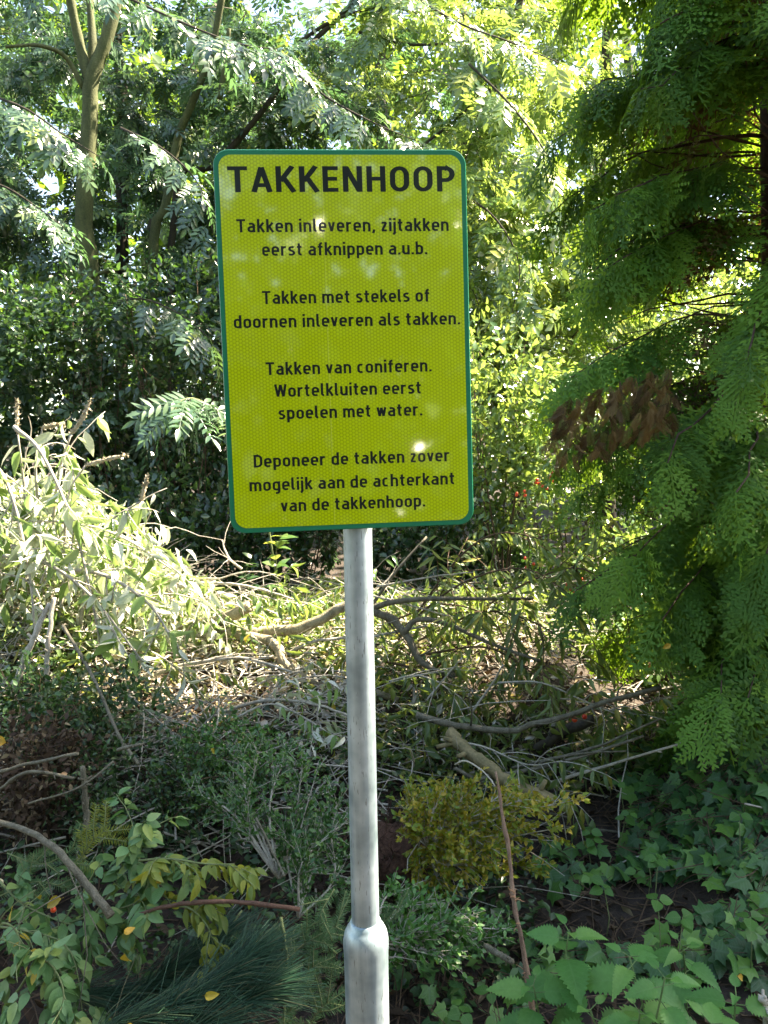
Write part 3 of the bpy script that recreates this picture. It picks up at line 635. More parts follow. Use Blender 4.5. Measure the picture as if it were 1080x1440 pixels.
# ================================================================== CONIFER
def conifer():
    rng = np.random.RandomState(31); tx, ty = at(1092, 500, 3.5)[0], 3.5; b = np.array([tx, ty, float(gh(tx, ty)) - .05])
    t = root('conifer', b, 'tall conifer with flat drooping green sprays and brown bare inner limbs', 'tree')
    V, F, U, _ = tubes([tube(resample([b, (tx, ty, 2), at(1088, -60, 3.5), (tx - .05, ty, 8.5)], 24), .085, .03, 12, rng, .12)], b); ob('trunk', mk('trunk', V, F, G['bark_conifer'], U), t)
    Sp = [cypress_spray(11, 6, 1), cypress_spray(10, 6, 2), cypress_spray(9, 6, 3), cypress_spray(10, 6, 4)]
    P, D, N, S, dead, limbs, tw = [], [], [], [], [], [], []
    def limb(z, az, R, vis):
        d = np.array([math.cos(az), math.sin(az), .25]); base = np.array([tx, ty, z])
        n = 9; pts = [base]
        for i in range(n):
            s = (i + 1) / n; dz = .18 * s * R - .42 * R * s * s
            pts.append(base + np.array([d[0], d[1], 0]) * R * s + [0, 0, dz] + rng.randn(3) * .012)
        pts = np.array(pts); tb = tube(pts, rng.uniform(.005, .011) if vis else .02, .0025, 5, rng, .3, cap=False)
        if vis: limbs.append((pts, tb))
        else: tw.append(tb)
        k = int((21 if vis else 7) * R / .8) 
        for i in range(k):
            s = .30 + .72 * (i + rng.rand() * .6) / k; s = min(s, 1.0); f = s * n; j = min(int(f), n - 1); q = pts[j] + (pts[j + 1] - pts[j]) * (f - j)
            ax = unit(pts[j + 1] - pts[j]); sd_ = unit(np.cross(ax, [0, 0, 1])) * (1 if i % 2 else -1)
            a = .9 * (1 - s * .7); dd = unit(ax * (1 - a * .4) + sd_ * a + [0, 0, -.22 - .45 * rng.rand()] + rng.randn(3) * .12)
            nn = unit(np.array([0, 0, 1]) + ax * .4 + rng.randn(3) * .38)
            sz = (.29 if vis else .55) * (1.1 - .35 * s) * rng.uniform(.75, 1.15) * (1 if R > .6 else .8)
            P.append(q); D.append(dd); N.append(nn); S.append(sz); dead.append(s < .45 and rng.rand() < .55)
    z = .55
    while z < 4.3:
        Rz_ = np.interp(z, [.5, 1.0, 1.6, 2.1, 3.0, 4.3], [.75, .92, 1.05, 1.22, 1.02, .8])
        for kk in range(4):
            az = rng.uniform(0, 2 * np.pi) if kk else rng.uniform(3.2, 5.2)
            c = math.cos(az); sn = math.sin(az)
            R = Rz_ * rng.uniform(.72, 1.05)
            if sn < -.3: R = min(R, 1.1)
            if 1.7 < z < 2.5 and (sn < -.62 or c > .3) and rng.rand() < .6: continue
            limb(z + rng.uniform(-.05, .05), az, R, True)
        z += .13
    for k in range(20): limb(rng.uniform(.85, 1.85), rng.uniform(3.9, 5.1), rng.uniform(.8, 1.15), True)
    for k in range(4): limb(rng.uniform(2.6, 3.4), rng.uniform(3.2, 4.4), rng.uniform(.85, 1.1), True)
    while z < 8.3:
        for kk in range(4): limb(z, rng.uniform(0, 6.28), np.interp(z, [4.3, 8.3], [.95, .25]) * rng.uniform(.8, 1.1), False)
        z += .22
    for pts, tb in limbs:
        V, F, U, _ = tubes([tb], b); ob('limb', mk('limb', V, F, G['bark_conifer'], U), t)
    V, F, U, _ = tubes(tw, b); ob('upper_limbs', mk('upper_limbs', V, F, G['bark_conifer'], U), t)['kind'] = 'stuff'
    P, D, N, S, dead = map(np.array, (P, D, N, S, dead))
    M = frames(P, D, N, S)
    g = ~dead; Mg = M[g]; dist = np.linalg.norm(Mg[:, :3, 3] - np.array([0, 0, EYE]), axis=1) / np.linalg.norm(Mg[:, :3, 1], axis=1); ix = np.argsort(dist)
    split_leaves(t, 'spray', Sp, Mg[ix[:300]], G['cypress'], b, rng, 300)
    Lo = [cypress_spray(6, 4, 5), cypress_spray(6, 3, 6)]; [t_[0].__setitem__((slice(None), 0), t_[0][:, 0] * 1.1) for t_ in Lo]
    add_stuff_leaves(t, 'inner_sprays', Lo, Mg[ix[300:]], G['cypress'], b, rng)
    # dead sprays: near the trunk, and a hanging brown bough
    Md = M[dead]; add_stuff_leaves(t, 'withered_sprays', Lo, Md, G['cypress_brown'], b, rng)
    ms = [tmpl('dead_spray', (s_[0] * [.65, 1, 1.6], s_[1], s_[2]), G['cypress_brown']) for s_ in Sp]
    for k in range(190):
        px = rng.uniform(778, 950); py = 632 - (px - 778) * .36 + rng.uniform(-45, 42) ; q = at(px, py - 20, 2.75 + rng.uniform(-.2, .25))
        Mx = frames(q, unit(np.array([rng.uniform(-.7, .3), rng.uniform(-.5, .5), -1])), unit(rng.randn(3) * .9 + [0, -1, .2]), rng.uniform(.045, .085))
        o = Mx[0]; o[:3, 3] -= b; ob('dead_spray', ms[k % 4], t, M=Matrix(o.tolist()))
    # thin bare twigs inside the crown
    for k in range(70):
        zz = rng.uniform(1.0, 3.2); az = rng.uniform(2.2, 5.4); q = np.array([tx + math.cos(az) * .1, ty + math.sin(az) * .1, zz])
        pp = wander(q, (math.cos(az), math.sin(az), .15), rng.uniform(.4, .8), 6, .12, rng, .04); V, F, U, _ = tubes([tube(pp, .006, .0015, 4)], b); ob('bare_twig', mk('bare_twig', V, F, G['bark_conifer'], U), t)
    return t
conifer()

# ================================================================== SIGN
def rounded(w, h, r, n=8):
    out = []
    for cx, cy, a0 in ((w / 2 - r, h / 2 - r, 0), (-w / 2 + r, h / 2 - r, 90), (-w / 2 + r, -h / 2 + r, 180), (w / 2 - r, -h / 2 + r, 270)):
        for i in range(n + 1):
            a = math.radians(a0 + 90 * i / n); out.append((cx + r * math.cos(a), cy + r * math.sin(a)))
    return out
def arc(cx, cy, rx, ry, a0, a1, n=7):
    return [(cx + rx * math.cos(math.radians(a0 + (a1 - a0) * i / n)), cy + ry * math.sin(math.radians(a0 + (a1 - a0) * i / n))) for i in range(n + 1)]
def oval(x0, y0, x1, y1, ry=None):
    rx = (x1 - x0) / 2; ry = ry or rx; cx = (x0 + x1) / 2
    p = arc(cx, y1 - ry, rx, ry, 0, 180, 12) + arc(cx, y0 + ry, rx, ry, 180, 360, 12); return p + [p[0], p[1]]
def glyph(c):
    """centre lines of a narrow road-sign letter, cap height 1 -> (strokes, advance)"""
    h = .075; X = .655; a, b = .075, .40; m = (a + b) / 2; r = (b - a) / 2
    st = lambda x, y0, y1: [(x, y0), (x, y1)]
    arch = lambda x0, x1: [(x0, .50)] + arc((x0 + x1) / 2, X - .17, (x1 - x0) / 2, .17, 160, 0, 9) + [(x1, 0)]
    dot = lambda x, y: [(x, y - .08), (x, y + .08)]
    D = {
     'o': ([oval(a, h, b, X)], .475), 'e': ([[(a, .36), (b, .36), (b, X - r)] + arc(m, X - r, r, r, 0, 180)[1:] + arc(m, h + r, r, r, 180, 270) + [(b - .03, h + .02)]], .465),
     'a': ([[(b - .01, 0), (b - .01, X - .15)] + arc(m, X - .15, r - .01, .15, 0, 90) + [(a + .03, X - .02)], [(b - .01, .40), (m, .40)] + arc(m - .01, .2375, r, .1625, 90, 270) + [(b - .06, h + .03), (b - .01, h + .09)]], .47),
     'n': ([st(a, 0, .73), arch(a, b)], .475), 'h': ([st(a, 0, 1), arch(a, b)], .475), 'm': ([st(a, 0, .73), arch(a, .37), arch(.37, .665)], .74),
     'u': ([st(b, 0, .73), [(a, .73), (a, h + .17)] + arc(m, h + .17, r, .17, 180, 340, 9)], .475),
     'r': ([st(a, 0, .73), [(a, .46)] + arc(.25, X - .19, .175, .19, 170, 90, 5) + [(.32, X - .005)]], .335),
     'i': ([st(a, 0, .73), dot(a, .93)], .15), 'j': ([[(a, .73), (a, -.08)] + arc(a - .13, -.08, .13, .13, 0, -80, 5), dot(a, .93)], .15),
     'l': ([[(a, 1), (a, .20)] + arc(a + .12, .19, .12, .12, 180, 275, 6)], .225),
     't': ([[(.14, .93), (.14, .22)] + arc(.27, .21, .13, .14, 180, 280, 6), [(.0, X), (.31, X)]], .33), 'f': ([[(.14, 0), (.14, .80)] + arc(.27, .80, .13, .13, 180, 85, 6), [(.0, X), (.31, X)]], .32),
     'k': ([st(a, 0, 1), [(.385, .73), (.12, .33)], [(.175, .44), (.41, 0)]], .44),
     'd': ([oval(a, h, b, X), st(b, 0, 1)], .475), 'b': ([oval(a, h, b, X), st(a, 0, 1)], .475), 'p': ([oval(a, h, b, X), st(a, -.25, .73)], .475),
     'g': ([oval(a, h, b, X), [(b, .73), (b, -.06)] + arc(m, -.04, r, .155, 0, -110, 7)], .475),
     's': ([[tuple(q) for q in resample([(.35, .615, 0), (.27, .65, 0), (.16, .64, 0), (.085, .56, 0), (.10, .45, 0), (.22, .375, 0), (.33, .29, 0), (.345, .17, 0), (.26, .085, 0), (.14, .08, 0), (.045, .12, 0)], 26)[:, :2]]], .42),
     'c': ([arc(m, X - r, r, r, 55, 180) + arc(m, h + r, r, r, 180, 305)], .42), 'v': ([[(.055, .73), (.205, .04)], [(.355, .73), (.205, .04)]], .41),
     'w': ([[(.055, .73), (.175, .04)], [(.30, .70), (.175, .04)], [(.30, .70), (.425, .04)], [(.545, .73), (.425, .04)]], .60),
     'z': ([[(.03, X), (.335, X)], [(.30, X - .02), (.07, h + .02)], [(.03, h), (.35, h)]], .38), '.': ([[(a, 0), (a, .16)]], .15), ',': ([[(a + .02, .16), (a + .01, .02), (a - .03, -.12)]], .16),
     'T': ([[(0, .92), (.54, .92)], st(.27, 0, .92)], .54), 'A': ([[(.05, 0), (.27, .96)], [(.49, 0), (.27, .96)], [(.13, .27), (.41, .27)]], .54),
     'K': ([st(.08, 0, 1), [(.47, 1), (.13, .42)], [(.21, .58), (.50, 0)]], .53), 'E': ([st(.08, 0, 1), [(.08, .92), (.44, .92)], [(.08, .51), (.41, .51)], [(.08, .08), (.44, .08)]], .45),
     'N': ([st(.08, 0, 1), st(.47, 0, 1), [(.10, .95), (.45, .05)]], .55), 'H': ([st(.08, 0, 1), st(.46, 0, 1), [(.08, .51), (.46, .51)]], .54),
     'O': ([oval(.08, .08, .47, .92, .26)], .55), 'P': ([st(.08, 0, 1), [(.08, .92), (.25, .92)] + arc(.25, .685, .19, .235, 90, -90, 10) + [(.08, .45)]], .49),
     'W': ([[(.05, 1), (.20, .04)], [(.37, .96), (.20, .04)], [(.37, .96), (.54, .04)], [(.69, 1), (.54, .04)]], .74),
     'D': ([[(.08, 0), (.08, 1)], [(.08, .92), (.22, .92)] + arc(.22, .66, .25, .26, 90, 0, 6) + arc(.22, .34, .25, .26, 0, -90, 6) + [(.08, .08)]], .53), ' ': ([], .16)}
    return D[c]
def lettering(txt, sw):
    V = []; F = []; x = 0; z = 0
    for c in txt:
        strokes, adv = glyph(c)
        for p in strokes:
            p = np.array(p, float); d = np.diff(p, axis=0); d /= np.linalg.norm(d, axis=1, keepdims=True) + 1e-9
            t = np.vstack([d[:1], unit(d[:-1] + d[1:]) if len(d) > 1 else np.zeros((0, 2)), d[-1:]]); nrm = np.stack([-t[:, 1], t[:, 0]], 1)
            cosb = np.ones(len(p)); 
            if len(d) > 1: cosb[1:-1] = np.clip((nrm[1:-1] * np.stack([-d[:-1, 1], d[:-1, 0]], 1)).sum(1), .55, 1)
            o = nrm * (sw / 2 / cosb)[:, None]; k = len(V); z += 1
            V += [(x + q[0] + e[0], q[1] + e[1], z % 60) for q, e in zip(p, o)] + [(x + q[0] - e[0], q[1] - e[1], z % 60) for q, e in zip(p, o)]; n = len(p)
            for i in range(n - 1): F += [(k + i, k + n + i, k + n + i + 1), (k + i, k + n + i + 1, k + i + 1)]
        x += adv + .115
    return np.array(V, float), np.array(F)
def sign():
    C = np.array([-.050265, 1.256284, 1.772541]); YAW = .08509
    base = np.array([-.0665, 1.287, float(gh(-.0665, 1.287))])
    t = root('information_sign', base, 'lime green notice board with dark green rim on a galvanised steel pole', 'sign')
    RM = Matrix.Translation((C - base).tolist()) @ Matrix.Rotation(YAW, 4, 'Z') @ Matrix.Rotation(math.pi / 2, 4, 'X')   # local x right, y up, z towards camera
    # materials
    m, tt, N, L = newmat('reflective_sheeting')
    tc = N('ShaderNodeTexCoord'); sx = N('ShaderNodeSeparateXYZ'); L(tc.outputs['Object'], sx.inputs[0])
    k = 2 * math.pi / .0050
    def cosw(ax_, ay_): return mathn(N, L, 'COSINE', mathn(N, L, 'ADD', mathn(N, L, 'MULTIPLY', sx.outputs[0], ax_ * k), mathn(N, L, 'MULTIPLY', sx.outputs[1], ay_ * k)))
    cell = mathn(N, L, 'MULTIPLY_ADD', mathn(N, L, 'ADD', mathn(N, L, 'ADD', cosw(1, 0), cosw(.5, .866)), cosw(.5, -.866)), .22, .33, clamp=True)
    nz = N('ShaderNodeTexNoise'); nz.inputs['Scale'].default_value = 5; nz.inputs['Detail'].default_value = 2; L(tc.outputs['Object'], nz.inputs['Vector'])
    f = mathn(N, L, 'MULTIPLY_ADD', nz.outputs['Fac'], .2, mathn(N, L, 'MULTIPLY', cell, .8))
    col = ramp(N, L, f, [(.14, (.34, .45, .004)), (.35, (.49, .61, .007)), (.85, (.55, .67, .010))])
    seam = mathn(N, L, 'LESS_THAN', mathn(N, L, 'ABSOLUTE', mathn(N, L, 'ADD', sx.outputs[0], .031)), .0005)
    mx = N('ShaderNodeMix'); mx.data_type = 'RGBA'; L(mathn(N, L, 'MULTIPLY', seam, .5), mx.inputs['Factor']); L(col, mx.inputs['A']); mx.inputs['B'].default_value = (.65, .72, .12, 1)
    pb = N('ShaderNodeBsdfPrincipled'); L(mx.outputs['Result'], pb.inputs['Base Color']); pb.inputs['Roughness'].default_value = .33; pb.inputs['Specular IOR Level'].default_value = .4
    pb.inputs['Coat Weight'].default_value = 1; pb.inputs['Coat IOR'].default_value = 2.0; pb.inputs['Coat Roughness'].default_value = .045
    bp = N('ShaderNodeBump'); bp.inputs['Strength'].default_value = .15; bp.inputs['Distance'].default_value = .0006; L(cell, bp.inputs['Height']); L(bp.outputs[0], pb.inputs['Normal'])
    L(pb.outputs[0], N('ShaderNodeOutputMaterial').inputs['Surface'])
    def simple(name, c, r=.4, metal=0, coat=0):
        m_, t_, N_, L_ = newmat(name); p_ = N_('ShaderNodeBsdfPrincipled'); p_.inputs['Base Color'].default_value = (*c, 1); p_.inputs['Roughness'].default_value = r; p_.inputs['Metallic'].default_value = metal
        p_.inputs['Coat Weight'].default_value = coat; p_.inputs['Coat Roughness'].default_value = .1
        L_(p_.outputs[0], N_('ShaderNodeOutputMaterial').inputs['Surface']); return m_
    green = simple('green_film', (.003, .17, .085), .3, coat=.0); ink = simple('black_ink', (.012, .016, .014), .4, coat=.5)
    ink.node_tree.nodes['Principled BSDF'].inputs['Coat Weight'].default_value = .35; ink.node_tree.nodes['Principled BSDF'].inputs['Coat IOR'].default_value = 1.6; ink.node_tree.nodes['Principled BSDF'].inputs['Specular IOR Level'].default_value = .15
    m2, tt, N, L = newmat('galvanised_steel')
    tc = N('ShaderNodeTexCoord'); vo = N('ShaderNodeTexVoronoi'); vo.inputs['Scale'].default_value = 55; L(tc.outputs['Object'], vo.inputs['Vector'])
    mp = N('ShaderNodeMapping'); mp.inputs['Scale'].default_value = (1, 1, .07); L(tc.outputs['Object'], mp.inputs[0]); n1 = N('ShaderNodeTexNoise'); n1.inputs['Scale'].default_value = 90; n1.inputs['Detail'].default_value = 4; L(mp.outputs[0], n1.inputs['Vector'])
    n3 = N('ShaderNodeTexNoise'); n3.inputs['Scale'].default_value = 14; n3.inputs['Detail'].default_value = 6; L(tc.outputs['Object'], n3.inputs['Vector'])
    f = mathn(N, L, 'ADD', mathn(N, L, 'MULTIPLY', vo.outputs['Distance'], .08), mathn(N, L, 'ADD', mathn(N, L, 'MULTIPLY', n1.outputs['Fac'], .28), mathn(N, L, 'MULTIPLY', n3.outputs['Fac'], .65)))
    col = ramp(N, L, f, [(.30, (.15, .21, .23)), (.44, (.27, .35, .385)), (.62, (.44, .53, .57))])
    mp2 = N('ShaderNodeMapping'); mp2.inputs['Scale'].default_value = (1, 1, .13); L(tc.outputs['Object'], mp2.inputs[0]); n4 = N('ShaderNodeTexNoise'); n4.inputs['Scale'].default_value = 330; n4.inputs['Detail'].default_value = 2; L(mp2.outputs[0], n4.inputs['Vector'])
    dr = mathn(N, L, 'GREATER_THAN', mathn(N, L, 'ADD', n4.outputs['Fac'], mathn(N, L, 'MULTIPLY', n3.outputs['Fac'], .35)), .845); mx = N('ShaderNodeMix'); mx.data_type = 'RGBA'; L(mathn(N, L, 'MULTIPLY', dr, .65), mx.inputs['Factor']); L(col, mx.inputs['A']); mx.inputs['B'].default_value = (.12, .13, .12, 1)
    pb = N('ShaderNodeBsdfPrincipled'); L(mx.outputs['Result'], pb.inputs['Base Color']); pb.inputs['Metallic'].default_value = .55
    L(mathn(N, L, 'MULTIPLY_ADD', f, .4, .22), pb.inputs['Roughness'])
    bp = N('ShaderNodeBump'); bp.inputs['Strength'].default_value = .25; bp.inputs['Distance'].default_value = .001; L(f, bp.inputs['Height']); L(bp.outputs[0], pb.inputs['Normal'])
    L(pb.outputs[0], N('ShaderNodeOutputMaterial').inputs['Surface'])
    # panel: bevelled rim tray in green with lime face
    W_, H_ = .4, .603
    loops = [(rounded(W_, H_, .024), -.012), (rounded(W_, H_, .024), -.0012), (rounded(W_ - .0016, H_ - .0016, .0232), 0.0)]
    V = []; F = []; n = len(loops[0][0])
    for pts, z in loops: V += [(x, y, z) for x, y in pts]
    for l in range(2):
        for i in range(n): a_, b2 = l * n + i, l * n + (i + 1) % n; F += [(a_, b2, b2 + n), (a_, b2 + n, a_ + n)]
    V += [(0, 0, 0), (0, 0, -.012)]; F += [(3 * n, 2 * n + i, 2 * n + (i + 1) % n) for i in range(n)] + [(3 * n + 1, (i + 1) % n, i) for i in range(n)]
    rim = ob('rim', mk('rim', V, F, green, smoothf=False), t, M=RM)
    pts = rounded(W_ - .0165, H_ - .0165, .019); V = [(x, y, .0006) for x, y in pts] + [(x, y, 0) for x, y in pts] + [(0, 0, .0006)]
    F = [(2 * n, i, (i + 1) % n) for i in range(n)] + [f_ for i in range(n) for f_ in ((n + i, n + (i + 1) % n, (i + 1) % n), (n + i, (i + 1) % n, i))]
    face = ob('face_panel', mk('face_panel', V, F, m, smoothf=False), t, M=RM)
    lines = [('TAKKENHOOP', .0015, .3599, .2362, .0395, .045), ('Takken inleveren, zijtakken', .0007, .3375, .1746, .0205, .022), ('eerst afknippen a.u.b.', .002, .2635, .1381, .0205, .022),
             ('Takken met stekels of', .0011, .2682, .0633, .0205, .022), ('doornen inleveren als takken.', .0026, .3638, .0262, .0205, .022),
             ('Takken van coniferen.', .0017, .2679, -.0485, .0205, .022), ('Wortelkluiten eerst', -.0015, .2373, -.0838, .0205, .022), ('spoelen met water.', .0018, .2333, -.1194, .0205, .022),
             ('Deponeer de takken zover', .0017, .3192, -.1955, .0205, .022), ('mogelijk aan de achterkant', .0011, .3351, -.2338, .0205, .022), ('van de takkenhoop.', .0007, .2367, -.2689, .0205, .022)]
    for li, (txt, u, w, v, cap, off) in enumerate(lines):
        V, F = lettering(txt, .152 if li == 0 else .152); x0, x1 = V[:, 0].min(), V[:, 0].max()
        V[:, 0] = (V[:, 0] - (x0 + x1) / 2) * (w / (x1 - x0)) + u; V[:, 1] = V[:, 1] * cap + v; V[:, 2] = .0008 + V[:, 2] * 1e-6
        ob('lettering', mk('lettering', V, F, ink, smoothf=False), t, M=RM)
    # pole with sleeve, domed shoulder
    top = np.array([-.0425, 1.292, 2.02]); ax = unit(np.array([.0126 / .882, 0, 1.0])); ax0 = np.array([-.0582, 1.287, .5805])
    def P(z): return ax0 + np.array([.0126 / .882 * (z - .5805), .0, z - .5805])
    def lathe(prof, name, mat, sides=40):
        V = []; F = []
        for r, z in prof:
            c = P(z) - base
            V += [(c[0] + r * math.cos(2 * math.pi * i / sides), c[1] + r * math.sin(2 * math.pi * i / sides), c[2]) for i in range(sides)]
        for l in range(len(prof) - 1):
            for i in range(sides): a_, b2 = l * sides + i, l * sides + (i + 1) % sides; F += [(a_, b2, b2 + sides), (a_, b2 + sides, a_ + sides)]
        k_ = len(V); V += [tuple(P(prof[-1][1]) - base)]; F += [(k_, (len(prof) - 1) * sides + (i + 1) % sides, (len(prof) - 1) * sides + i)[::-1] for i in range(sides)]
        return ob(name, mk(name, V, F, mat), t)
    rp = .0243
    lathe([(rp, .70)] + [(rp, .7 + i * .1) for i in range(1, 12)] + [(rp, 2.02), (rp - .003, 2.024)], 'pole', m2)
    lathe([(.038, -.05), (.038, .2), (.0385, .5), (.0387, .68), (.0392, .715), (.0400, .730), (.0398, .742), (.0375, .755), (.033, .764), (.0285, .770), (.0268, .776), (.0250, .777)], 'base_sleeve', m2)
    for z in (1.60, 1.93):      # clamps behind the plate
        c = P(z) - base; V, F, U, _ = tubes([tube([(c[0], c[1], c[2] - .013), (c[0], c[1], c[2] + .013)], .0285, .0285, 24)]); ob('clamp', mk('clamp', V, F, m2), t)
sign()

# ================================================================== BRUSH PILE
def stick(name, label, pts, r0, r1, mat, cat='branch', group=None, sides=9, lump=.12, seed=0, twigs=0, tw_len=.25, n=18, sub=None):
    rng = np.random.RandomState(seed + 7); path = resample(pts, n); path[1:-1] += rng.randn(n - 2, 3) * r0 * .18; b = path[0].copy()
    if twigs == 0 and sub is None:
        tl = [tube(path, r0, r1, sides, rng, lump * 1.6)]
        for k in range(3 + int(r0 > .009) * 3):      # side stubs and knots
            j = rng.randint(1, n - 1); d = unit(np.cross(unit(path[j] - path[j - 1]), rng.randn(3)) + unit(path[j] - path[j - 1]) * .6); tl.append(tube([path[j], path[j] + d * r0 * 1.2, path[j] + d * r0 * rng.uniform(1.6, 3.2)], r0 * .45, r0 * .3, 6))
        V, F, U, _ = tubes(tl, b); return tag(ob(name, mk(name, V, F, mat, U), loc=b), label, cat, group)
    t = root(name, b, label, cat, group); V, F, U, _ = tubes([tube(path, r0, r1, sides, rng, lump)], b); ob('stem', mk('stem', V, F, mat, U), t)
    for i in range(twigs):
        j = rng.randint(3, n - 1); d = unit(unit(path[j] - path[j - 1]) + rng.randn(3) * .8); pp = wander(path[j], d, tw_len * rng.uniform(.5, 1.3), 5, .12, rng)
        V, F, U, _ = tubes([tube(pp, r0 * .3, .001, 4)], b); ob('twig', mk('twig', V, F, mat, U), t)
    for (q, a, c) in (sub or []):
        V, F, U, _ = tubes([tube(resample(q, 12), a, c, sides, rng, lump)], b); ob('fork', mk('fork', V, F, mat, U), t)
    return t
def Yp(px, Y): return Y

# forked pale branch
stick('forked_branch', 'thick pale forked branch lying across the sunlit pile left of the pole', A3((205, 892, 4.20), (265, 884, 4.10), (320, 893, 4.00), (370, 888, 3.95), (430, 880, 3.90), (492, 850, 3.85)), .042, .024, G['bark_pale'], seed=1, twigs=5,
      sub=[(A3((320, 893, 3.95), (385, 903, 3.87), (400, 935, 3.80), (450, 962, 3.75), (520, 972, 3.70), (560, 985, 3.65)), .031, .015), (A3((285, 882, 4.05), (320, 868, 4.00), (352, 853, 3.95)), .035, .028)])
stick('forked_branch', 'grey-brown crooked limb emerging right of the pole over the pile', A3((505, 850, 3.85), (548, 870, 3.80), (572, 895, 3.75), (600, 938, 3.70), (640, 950, 3.70)), .024, .014, G['bark_grey'], seed=2, twigs=4,
      sub=[(A3((508, 862, 3.85), (545, 848, 3.80), (600, 842, 3.75), (665, 842, 3.70), (750, 842, 3.65)), .017, .007), (A3((568, 892, 3.75), (585, 872, 3.75), (625, 876, 3.70), (690, 905, 3.65), (760, 930, 3.55)), .016, .007), (A3((520, 855, 3.85), (560, 800, 3.90), (600, 755, 3.95)), .010, .005)])
stick('long_branch', 'long dark branch lying level across the pile towards the conifer', A3((585, 1005, 3.3), (650, 1022, 3.25), (720, 1026, 3.2), (800, 1006, 3.15), (860, 985, 3.1), (930, 967, 3.05)), .016, .009, G['bark_grey'], seed=3, twigs=6)
stick('mossy_log', 'mossy log with a torn pale end behind the yellowed box bush', A3((632, 1030, 3.15), (672, 1068, 3.0), (715, 1098, 2.92), (782, 1128, 2.85)), .027, .023, bark_mat('mossy_log_bark', (.10, .095, .045), (.24, .19, .10), 16, c3=(.35, .26, .13)), 'log', seed=4, lump=.10)
stick('curved_branch', 'dark hooked branch end above the red berries right of the pile', A3((735, 1085, 3.4), (750, 1060, 3.35), (790, 1030, 3.3), (835, 1012, 3.25)), .02, .026, G['bark_dark'], seed=5)
GS = 'bare sticks lying right of the log'
rs = np.random.RandomState(9)
for i, (a, b_, c, w, lb) in enumerate([
    ((675, 1095), (780, 1075), (905, 1035), .010, 'greenish stick from the log towards the ivy, topmost of the bundle'),
    ((690, 1125), (800, 1092), (960, 1045), .009, 'long pale stick rising to the right over the bundle'),
    ((670, 1100), (760, 1108), (850, 1120), .007, 'thin stick lying level beside the end of the log'),
    ((700, 1145), (780, 1162), (870, 1170), .009, 'brown stick on the bare soil below the log'),
    ((640, 1080), (730, 1130), (800, 1150), .008, 'dull stick slanting down right from the log'),
    ((760, 1072), (840, 1050), (930, 1010), .007, 'thin grey stick under the long dark branch'),
    ((720, 1080), (800, 1062), (880, 1056), .006, 'short grey stick in the middle of the bundle'),
    ((660, 1005), (690, 965), (708, 935), .007, 'white sunlit twig sticking up from the long dark branch'),
    ((600, 985), (620, 960), (650, 925), .005, 'thin pale twig leaning right over the pile beside the pole'),
    ((530, 825), (600, 812), (665, 805), .006, 'straight white twig beside the pole above the forked limb'),
    ((525, 838), (570, 850), (640, 868), .006, 'white twig crossing the limb right of the pole')]):
    stick('bare_stick', lb, A3((*a, 3.05 + rs.uniform(-.1, .15) + (.8 if a[1] < 900 else .45 if a[1] < 1010 else 0)), (*b_, 3.0 + (.8 if a[1] < 900 else .45 if a[1] < 1010 else 0)), (*c, 2.92 + (.8 if a[1] < 900 else .45 if a[1] < 1010 else 0))), w, w * .5, G['twig_dry' if i in (1, 7, 8, 9, 10) else 'bark_grey'], group=GS, sides=6, seed=20 + i, n=10)

for i, (pts, r, lb) in enumerate([([(190, 960, 3.6), (260, 935, 3.55), (340, 925, 3.5), (410, 945, 3.45)], .011, 'bleached sunlit branch lying below the forked branch'),
    ([(300, 1005, 3.35), (370, 985, 3.35), (440, 990, 3.3), (500, 1010, 3.25)], .009, 'pale branch along the shade line left of the pole'),
    ([(230, 830, 4.1), (290, 820, 4.05), (350, 825, 4.0), (420, 845, 3.95)], .010, 'pale branch along the crest of the pile behind the forked branch'),
    ([(400, 920, 3.9), (450, 900, 3.85), (520, 895, 3.8), (600, 880, 3.8)], .010, 'bright branch passing behind the pole below the forked one'),
    ([(340, 800, 4.3), (322, 785, 4.3), (312, 760, 4.35)], .008, 'short curved pale twig pointing up against the dark undergrowth')]):
    stick('bare_stick', lb, A3(*pts), r, r * .5, G['twig_dry'], group='pale sticks on the sunlit pile', seed=220 + i, twigs=5, tw_len=.2)

